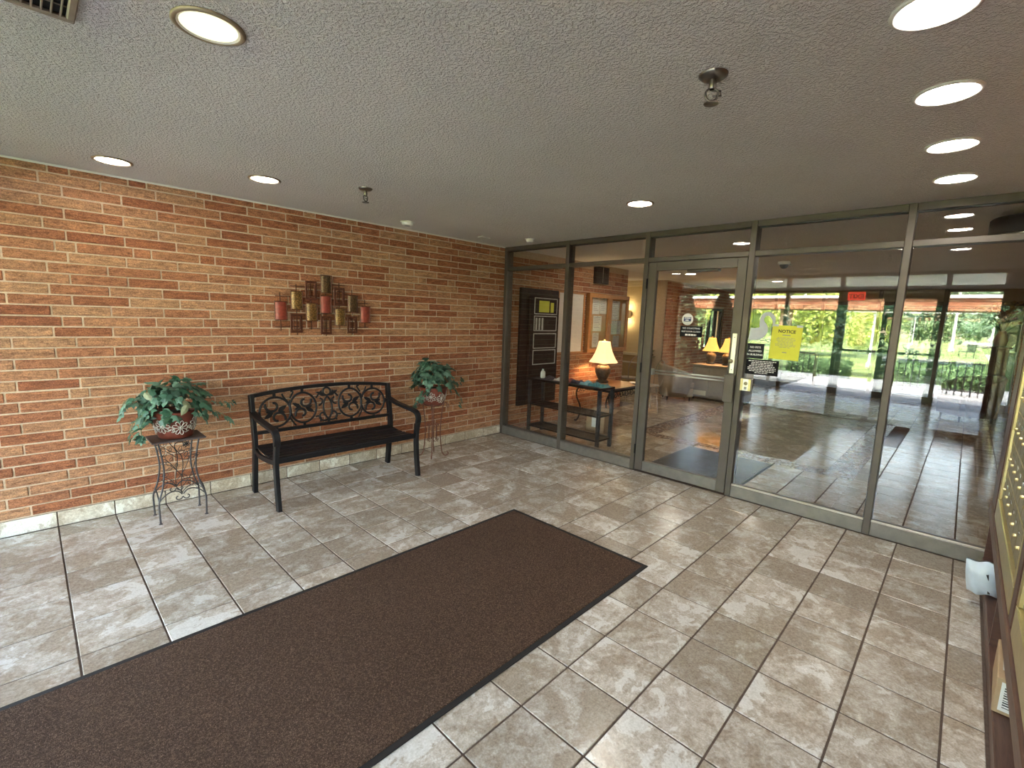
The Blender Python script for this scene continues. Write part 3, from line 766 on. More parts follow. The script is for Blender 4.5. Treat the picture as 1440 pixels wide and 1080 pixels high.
for sy in (-1, 1):
    v = MB(); y = sy*.090
    v.tube([(p[0], y, p[1]) for p in bez((.0, .195), (-.02, .30), (.045, .42), (.0, .50), 14)] , .0030, 6)
    v.tube([(p[0], y, p[1]) for p in bez((.0, .50), (-.05, .56), (-.03, .60), (.03, .585), 10)], .0030, 6)
    v.tube([(p[0], y, p[1]) for p in bez((.005, .25), (.05, .30), (.08, .36), (.09, .42), 10)], .0026, 6)
    v.tube([(p[0], y, p[1]) for p in bez((.0, .20), (-.03, .26), (-.06, .28), (-.09, .30), 10)], .0026, 6)
    v.tube([(p[0], y, p[1]) for p in bez((.005, .33), (-.02, .37), (-.03, .39), (-.06, .42), 10)], .0026, 6)
    v.tube([(p[0], y, p[1]) for p in bez((.01, .46), (-.03, .47), (-.04, .50), (-.085, .53), 10)], .0026, 6)
    v.tube([(p[0], y, p[1]) for p in bez((.0, .20), (.03, .25), (.08, .27), (.11, .23), 10)], .0026, 6)
    for (x, z, an, L) in ((-.08, .30, 2.6, .04), (-.06, .285, 1.4, .035), (-.085, .275, 3.6, .035), (-.055, .42, 2.4, .045), (-.03, .40, 1.2, .035), (-.05, .40, 3.5, .04), (-.08, .53, 2.5, .04), (-.06, .52, 1.3, .035), (-.075, .51, 3.7, .035),
                          (.02, .45, .4, .05), (.03, .47, 1.2, .045), (.055, .465, .2, .05), (.06, .49, 1.0, .045), (.08, .44, .8, .045), (.09, .47, .3, .04), (.07, .245, 2.2, .05), (.09, .245, .7, .045), (.085, .235, -.5, .04)):
        vine_leaf(v, x, z, y, an, L)
    v.build('vine', M['blackmetal'], st)
    fl = MB()
    for k in range(7): vine_leaf(fl, .045, .565, y, k*2*PI/7, .026, .003)
    fl.ball((.045, y, .565), .011, 8, 5); fl.build('flower', M['blackmetal'], st)

s2 = empty('plant_stand', (3.06, 4.14, 0), .35, label='slim round plant stand of rusty curled wire beside the partition', cat='plant stand')
for k in range(4):
    a = k*PI/2 + .5; ca, sa = math.cos(a), math.sin(a)
    prof = [(.155, .615), (.160, .59), (.148, .575), (.135, .59), (.14, .62), (.115, .628), (.098, .60), (.088, .52), (.078, .38), (.075, .25), (.085, .12), (.105, .05), (.135, .014), (.165, .025), (.172, .045), (.160, .055)]
    prof = [(.165, .60), (.172, .57), (.155, .56), (.150, .60), (.132, .612), (.112, .585), (.098, .50), (.085, .38), (.082, .25), (.092, .13), (.105, .05), (.135, .012), (.165, .022), (.172, .042), (.158, .052)]
    MB().tube(crom([(r*ca, r*sa, z) for r, z in prof], 4), .0060, 7).build('leg', M['rust'], s2)
MB().tube([(.098*math.cos(2*PI*i/28), .098*math.sin(2*PI*i/28), .588) for i in range(28)], .0045, 6, closed=True).build('ring', M['rust'], s2)
for k in range(4):
    a = k*PI/2 + .5 + PI/4; ca, sa = math.cos(a), math.sin(a); o2 = MB()
    for z, d in ((.355, 1), (.195, -1)):
        for e in (-1, 1):
            o2.tube([(.058*ca - e*p[0]*sa, .058*sa + e*p[0]*ca, z+d*p[1]) for p in spiral(.018, 0, .018, .005, PI, PI-4.8, 12)], .0035, 5)
    o2.tube([(.058*ca, .058*sa, .36), (.058*ca, .058*sa, .19)], .0035, 5)
    o2.build('scroll', M['rust'], s2)

# ------------------------------------------------------------------ ivy in pots
def leaf_outline(kind):
    if kind == 0: return [(0, 0), (.28, -.05), (.50, .18), (.34, .34), (.52, .62), (.20, .60), (0, 1.0), (-.20, .60), (-.52, .62), (-.34, .34), (-.50, .18), (-.28, -.05)]
    if kind == 1: return [(0, 0), (.34, .02), (.46, .30), (.26, .42), (.30, .70), (0, 1.05), (-.30, .70), (-.26, .42), (-.46, .30), (-.34, .02)]
    return [(0, 0), (.20, .15), (.27, .42), (.20, .72), (0, 1.05), (-.20, .72), (-.27, .42), (-.20, .15)]
def leaf_mesh(nm, kind, mat):
    ol = leaf_outline(kind); n = len(ol)
    ht = lambda x, y: -.30*abs(x)**1.3*1.2 - .22*max(0, y-.35)**1.6 + .02
    vs = [(x, y, ht(x, y)) for x, y in ol] + [(0, .38, .06)]
    fs = [(i, (i+1) % n, n) for i in range(n)]
    mb = MB(); mb.add(vs, fs, smooth=False); mb.add([(v[0], v[1], v[2]-.015) for v in vs], [tuple(reversed(f)) for f in fs])
    mb.add([(v[0], v[1], v[2]) for v in vs[:n]] + [(v[0], v[1], v[2]-.015) for v in vs[:n]], [(i, n+i, n+(i+1) % n, (i+1) % n) for i in range(n)])
    return mb.mesh(nm, mat)
def potted_ivy(loc, label, rt, rbm, h, leafm, spread, nleaf, seed, trails, cat='plant', low=.8):
    rr = random.Random(seed)
    t = empty('potted_ivy', loc, label=label, cat=cat)
    pot = MB().lathe([(0, .002), (rbm*.95, .002), (rbm, .008), (rbm*1.04, .03), (rt*.97, h-.03), (rt, h-.022), (rt*1.04, h-.012), (rt*1.04, h), (rt*.93, h), (rt*.9, h-.03), (0, h-.03)], 28).build('pot', M['pot'], t)
    MB().lathe([(0, h-.012), (rt*.6, h-.016), (rt*.92, h-.028)], 16).build('moss', M['soil'], t)
    for k in range(7):     # raised silver flowers round the pot
        a0 = k*2*PI/7 + .3; fl = MB(); zc = h*(.42 if k % 2 else .50)
        for pz in range(9):
            an = pz*2*PI/9; pts = []
            for (u, vv) in ((.008, 0), (.028, .011), (.047, .008), (.053, 0), (.047, -.008), (.028, -.011)):
                uu = u*math.cos(an) - vv*math.sin(an); ww = u*math.sin(an) + vv*math.cos(an)
                z = zc+ww; z = min(max(z, .01), h-.025); rad = rbm + (rt-rbm)*z/h + .004
                a = a0 + uu/rad; pts.append((rad*math.cos(a), rad*math.sin(a), z))
            fl.tube(pts, .0032, 5, closed=True)
        rad = rbm + (rt-rbm)*zc/h + .004; fl.ball((rad*math.cos(a0), rad*math.sin(a0), zc), .009, 8, 5)
        for e in (-1, 1):
            pts = []
            for i in range(10):
                an = i*.62; r2 = .022*(1-i/12); uu = e*(.05 + r2*math.cos(an)); ww = -.022 + r2*math.sin(an)
                z = min(max(zc+ww, .012), h-.03); rad = rbm + (rt-rbm)*z/h + .004; pts.append((rad*math.cos(a0+uu/rad), rad*math.sin(a0+uu/rad), z))
            fl.tube(pts, .0028, 5)
        fl.build('relief_flower', M['silver'], pot)
    ms = [leaf_mesh('leaf', 0, leafm), leaf_mesh('leaf', 1, leafm), leaf_mesh('leaf', 0, M['ivydark'] if leafm is M['ivy'] else leafm)]
    def put(p, out, size, me=None, droop=None):
        d = Vector(out).normalized()
        nrm = Vector((d.x*.9 + rr.uniform(-.6, .6), d.y*.9 + rr.uniform(-.6, .6), .35 + max(0, d.z)*.6 + rr.uniform(-.4, .4))).normalized()
        tip = Vector((d.x + rr.uniform(-.7, .7), d.y + rr.uniform(-.7, .7), (-.35 if droop is None else droop) + rr.uniform(-.5, .5)))
        tip = tip - nrm*tip.dot(nrm); tip.normalize(); sd = tip.cross(nrm)
        mat = Matrix(((sd.x, tip.x, nrm.x, p[0]), (sd.y, tip.y, nrm.y, p[1]), (sd.z, tip.z, nrm.z, p[2]), (0, 0, 0, 1)))
        o = link('leaf', me or rr.choice(ms), t); o.matrix_local = mat @ Matrix.Scale(size, 4); return o
    for i in range(nleaf):
        # an uneven dome of leaves over the rim
        a = rr.uniform(0, 2*PI); q = rr.random()
        el = math.asin(min(1, q**.75)) if rr.random() < low else rr.uniform(-.35, .1)
        rad = rr.uniform(.74, 1.06)
        p = (spread[0]*rad*math.cos(a)*math.cos(el), spread[1]*rad*math.sin(a)*math.cos(el), h + .015 + spread[2]*rad*math.sin(el))
        put(p, (math.cos(a)*math.cos(el), math.sin(a)*math.cos(el), math.sin(el)), rr.uniform(.058, .094))
    for tr in trails:
        pts = crom(tr, 6); MB().tube(pts, .0028, 5).build('stem', M['vine'], t)
        L = len(pts)
        for i in range(3, L, 2):
            p = pts[i]; d = (pts[i] - pts[i-1])
            put((p.x+rr.uniform(-.02, .02), p.y+rr.uniform(-.02, .02), p.z+rr.uniform(-.015, .02)), (p.x, p.y, .15), rr.uniform(.045, .072), droop=-.8)
    return t, put
iv, put1 = potted_ivy((.715, 4.128, .613), 'bushy trailing ivy in a red pot with silver flowers on the square stand', .142, .108, .200, M['ivy'], (.215, .165, .215), 165, 4, [
    [(-.10, -.03, .22), (-.20, -.06, .27), (-.28, -.05, .30), (-.31, -.03, .20)],
    [(-.12, -.08, .20), (-.19, -.12, .16), (-.22, -.14, .09), (-.20, -.14, .02)],
    [(-.10, -.05, .21), (-.22, -.08, .18), (-.27, -.09, .10), (-.235, -.10, .03)],
    [(.10, -.02, .22), (.22, -.04, .24), (.32, -.04, .22), (.395, -.05, .23)],
    [(.10, -.05, .21), (.21, -.08, .19), (.29, -.10, .14), (.33, -.11, .10)]])
pm = leaf_mesh('variegated_leaf', 2, M['palegreen'])
for p, o in (((.02, -.165, .285), (.2, -1, .35)), ((.05, -.17, .255), (.4, -1, .2)), ((-.17, -.03, .345), (-.4, -.6, .6))):
    lf2 = put1(p, o, .085, pm); lf2.name = 'variegated_leaf'; lf2['label'] = 'pale cream striped leaf'
iv2, put2 = potted_ivy((3.06, 4.14, .593), 'dark ivy in a red patterned pot on the slim wire stand', .150, .118, .195, M['ivydark'], (.235, .19, .285), 165, 9, [
    [(-.10, -.05, .19), (-.22, -.09, .16), (-.30, -.12, .09), (-.35, -.13, .03)],
    [(-.08, -.09, .19), (-.19, -.12, .14), (-.26, -.13, .07)],
    [(.10, -.03, .19), (.24, -.05, .20), (.33, -.06, .24), (.38, -.06, .27)],
    [(.10, -.06, .19), (.23, -.09, .16), (.30, -.10, .04), (.315, -.10, -.04)]], low=.97)

# ------------------------------------------------------------------ metal wall sculpture
def shiny(name, col, rough, metal, spots=None):
    t = NT(name); p = t.bsdf(Roughness=rough, Metallic=metal)
    v = t.n('ShaderNodeTexVoronoi'); v.inputs['Scale'].default_value = 85; t.l(t.pos(), v.inputs['Vector'])
    nz = t.noise(t.pos(), 40, 3)
    c = t.ramp(v.outputs['Distance'], [(.1, tuple(min(1, x*1.6) for x in col)), (.6, tuple(x*.45 for x in col))]) if spots else t.ramp(nz, [(.3, tuple(x*.7 for x in col)), (.7, tuple(min(1, x*1.25) for x in col))])
    t.l(c, p.inputs['Base Color'])
    if spots: t.l(t.bump(v.outputs['Distance'], -.6, .006), p.inputs['Normal'])
    return t.m
M['artred'] = shiny('copper_red_panel', (.26, .045, .026), .4, .1); M['artgold'] = shiny('hammered_gold_panel', (.235, .125, .035), .3, .3, True)
M['artbrown'] = shiny('brown_metal_frame', (.105, .032, .016), .35, .4); M['artolive'] = shiny('hammered_olive_panel', (.115, .062, .022), .3, .3, True)
wa = empty('wall_sculpture', (2.0, WY-.012, 1.6), label='abstract metal wall sculpture of small red, gold and brown rectangles', cat='wall art')
def art_y(d): return -d
panels = [('r', -.410, -.044, 'artred'), ('g', -.269, .053, 'artgold'), ('b', -.138, .150, None), ('g', .006, .215, 'artolive'), ('r', -.001, .026, 'artred'), ('b', .134, .107, None),
          ('g', .272, .045, 'artolive'), ('r', .405, -.057, 'artred'), ('g', -.136, -.047, 'artgold'), ('g', .139, -.088, 'artgold'), ('b', -.278, -.154, None), ('b', -.002, -.167, None), ('b', .261, -.160, None)]
for (k, x, z, mt_) in panels:
    W, H = .054, .085
    if k == 'b':
        f = MB()
        for (a, b, c, d) in ((-W, W, H-.022, H), (-W, W, -H, -H+.022), (-W, -W+.020, -H+.022, H-.022), (W-.020, W, -H+.022, H-.022)): f.bbox(x+a, x+b, -.045, -.037, z+c, z+d, .002)
        for (a, b, c, d) in ((-.026, .026, H-.040, H-.032), (-.026, .026, -H+.032, -H+.040), (-.030, -.024, -H+.032, H-.032), (.024, .030, -H+.032, H-.032)): f.bbox(x+a, x+b, -.052, -.045, z+c, z+d, .001)
        f.build('open_frame', M['artbrown'], wa)
    else:
        # gently bowed plate with a dark lip
        f = MB(); n = 8; vs = []
        for i in range(n+1):
            t = -1+2*i/n; yy = -.040-.020*(1-t*t)
            for zz in (-H+.008, H-.008): vs.append((x+t*(W-.004), yy, z+zz))
        vs2 = [(a, b+.003, c) for a, b, c in vs]
        f.add(vs, [(2*i, 2*i+2, 2*i+3, 2*i+1) for i in range(n)], True); f.add(vs2, [(2*i, 2*i+1, 2*i+3, 2*i+2) for i in range(n)], True)
        pl = f.build('bowed_plate', M[mt_], wa)
        lp = MB(); lp.bbox(x-W, x+W, -.050, -.036, z+H-.010, z+H, .002); lp.bbox(x-W, x+W, -.050, -.036, z-H, z-H+.010, .002); lp.bbox(x-W, x-W+.006, -.046, -.036, z-H, z+H, .002); lp.bbox(x+W-.006, x+W, -.046, -.036, z-H, z+H, .002)
        lp.build('lip', M['artbrown'], wa)
for (x, z0, z1) in ((-.410, -.22, .12), (-.269, -.26, .20), (-.138, -.21, .24), (.003, -.27, .30), (.137, -.20, .24), (.268, -.26, .18), (.405, -.19, .09)):
    MB().tube([(x, -.030, z0), (x, -.030, z1)], .0042, 6).build('rod', M['artbrown'], wa)
for (z, x0, x1) in ((.085, -.45, -.26), (.18, -.32, -.10), (.215, -.05, .20), (.13, .10, .31), (.055, .25, .44), (-.185, -.46, -.25), (-.20, -.16, .03), (-.185, .24, .44), (-.075, -.28, -.10), (-.03, .10, .30), (-.10, .10, .28)):
    MB().tube([(x0, -.028, z), (x1, -.028, z)], .0042, 6).build('rod', M['artbrown'], wa)
for (x, z) in ((-.269, .0), (.003, .10), (.268, .0)): MB().bbox(x-.008, x+.008, -.03, .012, z-.008, z+.008, .001).build('wall_bracket', M['artbrown'], wa)

# ------------------------------------------------------------------ ceiling fittings
def lamp_mat(nm, s, col): return emis(nm, col, s, (.9, .9, .85))
LM = {'wn': lamp_mat('lamp_lens_by_wall', LAMP*.35, (1.0, .93, .80)), 'w': lamp_mat('lamp_lens_warm', LAMP*1.2, (1.0, .93, .80)), 'ww': lamp_mat('lamp_lens_bright', LAMP*1.1, (1.0, .95, .86))}
LM['y'] = lamp_mat('lamp_lens_yellow', .56, (1.0, .96, .58))
def downlight(x, y, label, mk, ring, group, r=.090):
    t = empty('ceiling_light', (x, y, ZC), label=label, cat='light', group=group)
    MB().lathe([(r, .004), (r+.012, .004), (r+.014, -.005), (r+.006, -.009), (r, -.008), (r-.004, .0)], 32).build('trim_ring', ring, t)
    MB().lathe([(r-.002, -.007), (r-.010, -.003), (r-.014, .002)], 32).build('reflector', M['reflector'], t)
    MB().disc(r-.006, -.0035, 32, down=True).build('lens', LM[mk], t)
    return t
VL = 'recessed lights in the vestibule ceiling'
for (x, y, lb, mk, rg) in ((.484, 1.865, 'large yellowish recessed ceiling light near the air vent', 'y', 'trimtan'),
    (.463, 4.006, 'recessed ceiling light close to the brick wall, above the ivy on the square stand', 'wn', 'trimtan'),
    (1.237, 3.643, 'recessed ceiling light over the bench, second along the brick wall', 'wn', 'trimtan'),
    (3.328, 1.919, 'lone recessed ceiling light in front of the glass door', 'w', 'trimtan'),
    (1.819, .178, 'recessed ceiling light over the letterboxes, cut by the top of the picture', 'ww', 'white'),
    (2.472, .170, 'recessed ceiling light over the letterboxes, second of the row from the top', 'ww', 'white'),
    (3.155, .170, 'recessed ceiling light over the letterboxes, third of the row from the top', 'ww', 'white'),
    (3.830, .170, 'recessed ceiling light over the letterboxes, last before the glass partition', 'ww', 'white')):
    downlight(x, y, lb, mk, M[rg], VL)
for (x, y, lb) in ((8.53, 3.78, 'lobby ceiling light seen through the glass door'), (6.7, .60, 'added lobby fill light on the letterbox side'), (6.3, 3.55, 'added lobby fill light above the lamp table'), (10.6, 2.9, 'added lobby fill light far back near the brick wall')):  # first is a real fitting; the other three are added to light the lobby
    downlight(x, y, lb, 'w', M['white'], 'recessed lights in the lobby ceiling')
def sprinkler(x, y, rz, label, side=True):
    t = empty('sprinkler', (x, y, ZC), rz, label=label, cat='sprinkler')
    MB().lathe([(.050, 0), (.049, -.006), (.038, -.014), (.020, -.018), (.012, -.018)], 24).build('escutcheon', M['sprinkler'], t)
    b = MB(); b.lathe([(.011, -.016), (.013, -.03), (.013, -.046), (.010, -.05)], 12)
    for s in (-1, 1): b.tube(crom([(s*.008, 0, -.046), (s*.021, 0, -.058), (s*.019, 0, -.078), (s*.005, 0, -.090)], 4), .004, 6)
    b.lathe([(.006, -.086), (.006, -.096)], 10); b.build('body', M['sprinkler'], t)
    MB().lathe([(0, -.099), (.024, -.100), (.026, -.097), (.008, -.095), (0, -.095)], 16).build('deflector', M['sprinkler'], t)
    l = MB(); l.tube([(.0, .004, -.052), (.034, .012, -.050), (.036, .012, -.066), (.006, .004, -.070)], .0035, 6); l.build('link', M['sprinkler'], t)
    return t
sprinkler(1.793, .775, -.9, 'chrome pendant fire sprinkler in the middle of the ceiling'); sprinkler(1.80, 3.278, .4, 'small dark fire sprinkler on the ceiling above the wall sculpture')
def smoke(x, y, label, r=.055):
    t = empty('smoke_detector', (x, y, ZC), label=label, cat='smoke detector')
    MB().lathe([(r*1.25, 0), (r*1.25, -.008), (r*1.02, -.010)], 28).build('base_plate', M['white'], t)
    MB().lathe([(r, -.008), (r, -.026), (r*.8, -.036), (r*.55, -.038)], 28).build('housing', M['white'], t)
    MB().lathe([(r*.55, -.0375), (r*.4, -.030), (0, -.030)], 20).build('chamber', M['greyink'], t)
smoke(2.694, 4.093, 'white smoke detector on the ceiling beside the brick wall'); smoke(4.10, 3.74, 'white smoke detector on the ceiling in the partition corner', .045)
cb = MB(); cb.bbox(3.64, 3.655, 4.03, 4.12, ZC-.012, ZC, .002); cb.bbox(3.65, 3.80, 4.085, 4.095, ZC-.008, ZC, .002)
tag(cb.build('ceiling_bracket', M['white']), 'small white clip on the ceiling near the brick wall corner', 'bracket')
vt = empty('air_vent', (0, 0, ZC), label='tan ceiling air vent with dark slots at the ceiling edge', cat='vent')
vx0, vx1, vy0, vy1 = -.16, .185, 1.86, 2.168
for (a, b, c, d) in ((vx0, vx1, vy0, vy0+.022), (vx0, vx1, vy1-.022, vy1), (vx0, vx0+.022, vy0+.022, vy1-.022), (vx1-.022, vx1, vy0+.022, vy1-.022)): MB().bbox(a, b, c, d, -.014, 0, .004).build('frame_side', M['vent'], vt)
MB().box(vx0+.02, vx1-.02, vy0+.02, vy1-.02, -.0015, 0).build('duct', M['dark'], vt)
for k in range(14):
    x = vx0+.033+k*.0214; MB().bbox(x-.0025, x+.0025, vy0+.02, vy1-.02, -.012, -.002, .001).build('blade', M['vent'], vt)
for k in range(3):
    y = vy0+.09+k*.066; MB().bbox(vx0+.02, vx1-.02, y-.002, y+.002, -.006, -.002, .001).build('cross_bar', M['vent'], vt)

# ------------------------------------------------------------------ letterbox cabinet and parcels
cab = empty('letterbox_cabinet', (0, 0, 0), label='walnut cabinet with brass letterboxes above an open parcel shelf', cat='cabinet')
CX0, CX1 = -.55, GX-.006; CB = RY-.32
MB().bbox(CX0, CX1, CB, RY, 0, .075, .004).build('plinth', M['walnut2'], cab)
MB().bbox(CX0, CX1, CB, CB+.02, .075, .39, .002).build('back_board', M['walnut2'], cab)
for x in (.45, 1.80, 3.14, CX1-.025): MB().bbox(x, x+.024, CB+.02, RY-.004, .075, .39, .002).build('divider', M['walnut'], cab)
MB().bbox(CX0, CX1, CB, RY+.014, .39, .470, .006).build('ledge', M['walnut2'], cab)
MB().bbox(CX0, CX1, CB, RY+.010, 1.69, 1.76, .006).build('cornice', M['walnut2'], cab)
for (x, w) in ((CX1-.30, .30), (2.50, .10), (1.00, .10), (CX0, .25)): MB().bbox(x, x+w, CB, RY+.004, .470, 1.69, .004).build('stile', M['walnut'], cab)
dm_ = MB().bbox(0, .164, -.010, 0, 0, .172, .004).mesh('letterbox_door', M['brassdull'])
km_ = MB().lathe([(.0, .012), (.006, .012), (.008, .008), (.009, 0)], 12, Matrix.Rotation(-PI/2, 4, 'X')).mesh('lock', M['brass'])
wm_ = MB().bbox(0, .045, 0, .003, 0, .018, .001).mesh('name_slot', M['chrome'])
for (ux0, cols) in ((2.60, 8), (1.05, 8)):
    wd = cols*.17+.03
    fr = MB()
    for (a, b, c, d) in ((0, wd, .480, .600), (0, wd, 1.64, 1.68), (0, .03, .600, 1.64), (wd-.03, wd, .600, 1.64)): fr.bbox(ux0+a, ux0+b, RY-.03, RY+.006, c, d, .004)
    for r_ in range(1, 6): fr.bbox(ux0+.02, ux0+wd-.02, RY-.03, RY-.006, .605+r_*.178-.005, .605+r_*.178+.001, .001)
    fr.build('brass_frame', M['brass'], cab)
    MB().box(ux0+.01, ux0+wd-.01, RY-.05, RY-.03, .49, 1.67).build('backing', M['dark'], cab)
    for c in range(cols):
        for r_ in range(6):
            o = link('letterbox_door', dm_, cab, (ux0+.018+c*.17, RY-.008, .605+r_*.178))
            link('lock', km_, o, (.030, 0, .085)); link('name_slot', wm_, o, (.075, 0, .12))
# bag and boxes
BAGM = Matrix.Translation((0, 0, .105)) @ Matrix.Rotation(-.30, 4, 'Y') @ Matrix(((0, 0, -1, 0), (-1, 0, 0, 0), (0, 1, 0, 0), (0, 0, 0, 1))) @ Matrix.Rotation(.12, 4, 'Z')
bgm = MB(); nx, ny = 10, 7; vs = []; fs = []
rr = random.Random(2)
for side in (1, -1):
    for i in range(nx+1):
        for j in range(ny+1):
            u, v = -1+2*i/nx, -1+2*j/ny
            puff = max(0, (1-u**4)*(1-v**4))**.6
            vs.append((.072*u*(1-.06*v*v), .115*v*(1-.05*u*u) + .008*math.sin(5*u), side*(.004+.046*puff) + .006*math.sin(7*u+3*v)*puff))
off = (nx+1)*(ny+1)
for s_ in (0, 1):
    for i in range(nx):
        for j in range(ny):
            a = s_*off + i*(ny+1)+j; q = (a, a+ny+1, a+ny+2, a+1); fs.append(q if s_ == 0 else tuple(reversed(q)))
bg_ = empty('mailer_bag', (3.72, RY+.022, .076), label='pale blue padded mailer bag lying on the shelf below the letterboxes', cat='bag')
bgm.add(vs, fs, True, BAGM)
bgm.build('pouch', M['bag'], bg_)
for p in ((.02, .045), (.024, -.045)):
    MB().bbox(p[0]-.005, p[0]+.005, p[1]-.02, p[1]+.02, .030, .0505, .0005, M=BAGM).build('print_mark', M['ink'], bg_)
pc = empty('parcel_box', (2.75, RY-.065, .076), -.04, label='brown cardboard parcel with a barcode label standing on the lower shelf', cat='box')
MB().bbox(-.17, .17, -.09, .06, 0, .15, .003).build('carton', M['card'], pc)
MB().bbox(-.1706, -.170, -.075, .045, .015, .135, .0002).build('shipping_label', M['paper'], pc)
MB().bbox(-.10, .02, -.055, .045, .150, .1506, .0002).build('shipping_label', M['paper'], pc)
br = MB()
for k in range(9): br.box(-.092, .012, -.045+k*.010, -.045+k*.010+(.005 if k % 3 else .003), .1506, .1510)
for k in range(9): br.box(-.1712, -.1706, -.065, .035, .03+k*.010, .03+k*.010+(.005 if k % 3 else .003))
tag(br.build('barcode', M['ink'], pc), kind='stuff')
p2 = empty('parcel_box', (3.035, RY-.125, .076), .03, label='small brown parcel with a dark band behind the barcode box', cat='box')
MB().bbox(-.10, .10, -.09, .08, 0, .20, .003).build('carton', M['card'], p2); MB().bbox(-.1015, .1015, -.0915, .0815, .12, .16, .001).build('tape_band', M['black'], p2)

# ------------------------------------------------------------------ signs on the partition glass
SX = GP-.0035
def lines(mb, y0, y1, z0, z1, n, rr, x, h=.35, align='C'):
    for k in range(n):
        z = z1 - (k+.5)*(z1-z0)/n; hh = (z1-z0)/n*h
        L = (y1-y0)*rr.uniform(.72, 1.0) if k < n-1 else (y1-y0)*rr.uniform(.4, .7)
        c = (y0+y1)/2; p = c+L/2
        while p > c-L/2:
            wl = rr.uniform(.012, .03); e = max(p-wl, c-L/2); mb.box(x-.0006, x-.0001, e, p, z-hh/2, z+hh/2); p = e-.005
rr = random.Random(21)
t = empty('sticker', (SX, 1.96, 1.607), label='round white sticker with a navy rectangle on the glass door', cat='sticker')
MB().lathe([(0, .0012), (.055, .0012), (.056, 0)], 32, Matrix.Rotation(-PI/2, 4, 'Y')).build('disc', M['paper'], t)
MB().box(-.0018, -.0012, -.036, .036, -.020, .022).build('emblem', M['navy'], t)
e = MB(); e.box(-.0022, -.0018, -.030, .028, .008, .016); e.box(-.0022, -.0018, -.012, .020, -.012, -.004); tag(e.build('print', M['whiteink'], t), kind='stuff')
t = empty('door_sign', (SX, 1.915, 1.492), label='small black sign reading no soliciting on the glass door', cat='sign')
MB().bbox(-.003, 0, -.107, .107, -.05, .05, .001).build('plate', M['signblack'], t)
text('lettering', 'NO SOLICITING', .0235, M['whiteink'], t, face_mx(-.0034, 0, .030)); text('lettering', 'KEEP DOOR CLOSED', .0195, M['whiteink'], t, face_mx(-.0034, 0, -.001))
e = MB(); lines(e, -.12, .12, -.042, -.022, 1, rr, -.0031, .8); tag(e.build('fine_print', M['whiteink'], t), kind='stuff')
t = empty('pet_sign', (SX, 1.325, 1.350), label='charcoal sign reading no pets allowed in building', cat='sign')
MB().bbox(-.003, 0, -.066, .068, -.066, .066, .001).build('plate', M['signgrey'], t)
for s_, z in (('NO PETS', .032), ('ALLOWED', 0), ('IN BUILDING', -.032)): text('lettering', s_, .0225, M['whiteink'], t, face_mx(-.0034, .003, z), bold=.0004)
t = empty('rules_sign', (SX, 1.26, 1.213), label='wide black sign with rows of fine white print', cat='sign')
MB().bbox(-.003, 0, -.130, .132, -.068, .066, .001).build('plate', M['signblack'], t)
e = MB(); lines(e, -.115, .118, -.058, .058, 8, rr, -.0031, .42); tag(e.build('fine_print', M['whiteink'], t), kind='stuff')
t = empty('notice', (SX, 1.10, 1.436), label='yellow paper notice taped to the glass', cat='notice'); t.rotation_euler = (.03, 0, 0)
MB().bbox(-.0012, 0, -.113, .113, -.143, .143, .0003).build('sheet', M['yellowpaper'], t)
text('lettering', 'NOTICE', .036, M['ink'], t, face_mx(-.0015, 0, .093), bold=.001)
e = MB(); lines(e, -.08, .08, -.045, .045, 8, rr, -.0013, .30); e.box(-.0019, -.0014, -.03, .03, .060, .066); e.box(-.0019, -.0014, -.02, .015, -.085, -.079); tag(e.build('print', M['greyink'], t), kind='stuff')
for (yy) in (-.09, .09): MB().box(-.0022, -.0014, yy-.022, yy+.022, .132, .150).build('tape', M['frost'], t)
# frosted swan
t = empty('swan_decal', (SX, 1.315, 1.56), label='frosted swan decal above the charcoal sign', cat='decal')
spine = crom([(-.105, .005, 0), (-.112, .045, 0), (-.100, .085, 0), (-.070, .112, 0), (-.035, .105, 0), (-.015, .075, 0), (-.020, .035, 0), (-.032, .000, 0), (-.022, -.035, 0), (.02, -.062, 0), (.075, -.06, 0)], 5)
wid = []
for i in range(len(spine)):
    q = i/(len(spine)-1)
    wid.append(.004 + .012*min(1, q*5) if q < .55 else .016 + .036*min(1, (q-.55)/.3))
lft, rgt = [], []
for i, p in enumerate(spine):
    d = (spine[min(i+1, len(spine)-1)] - spine[max(i-1, 0)]).normalized(); nrm = Vector((-d.y, d.x, 0))
    lft.append(p+nrm*wid[i]); rgt.append(p-nrm*wid[i])
sm = MB(); n = len(spine)
vs = [(-.0008, p.x, p.y) for p in lft] + [(-.0008, p.x, p.y) for p in rgt]; vs += [(-.0002, a[1], a[2]) for a in vs]
sm.add(vs, [(i, i+1, n+i+1, n+i) for i in range(n-1)] + [(2*n+i, 3*n+i, 3*n+i+1, 2*n+i+1) for i in range(n-1)])
sm.build('swan_shape', M['frost'], t)
rp = MB()
for (z, a, b) in ((-.098, -.06, .08), (-.108, -.10, .085), (-.118, -.045, .085)):
    rp.tube([(-.001, a+(b-a)*i/14, z+.005*math.sin(i*.9)) for i in range(15)], .0022, 5)
rp.tube([(-.001, p[0], p[1]) for p in spiral(-.082, -.106, .022, .008, 0, -5.0, 14)], .0025, 5)
rp.build('ripples', M['frost'], t)
lk = empty('key_switch', (GP-.02, 1.362, 1.05), label='cream metal key switch box fixed beside the door', cat='switch')
MB().bbox(-.035, .012, -.045, .045, -.055, .055, .004).build('case', M['steelplate'], lk)
for y in (-.032, .034): MB().bbox(-.0375, -.034, y-.010, y+.010, -.052, .052, .001).build('side_band', M['brass'], lk)
MB().lathe([(0, .008), (.012, .008), (.016, 0)], 16, Matrix.Translation((-.035, 0, .012)) @ Matrix.Rotation(-PI/2, 4, 'Y')).build('cylinder', M['brassdull'], lk)
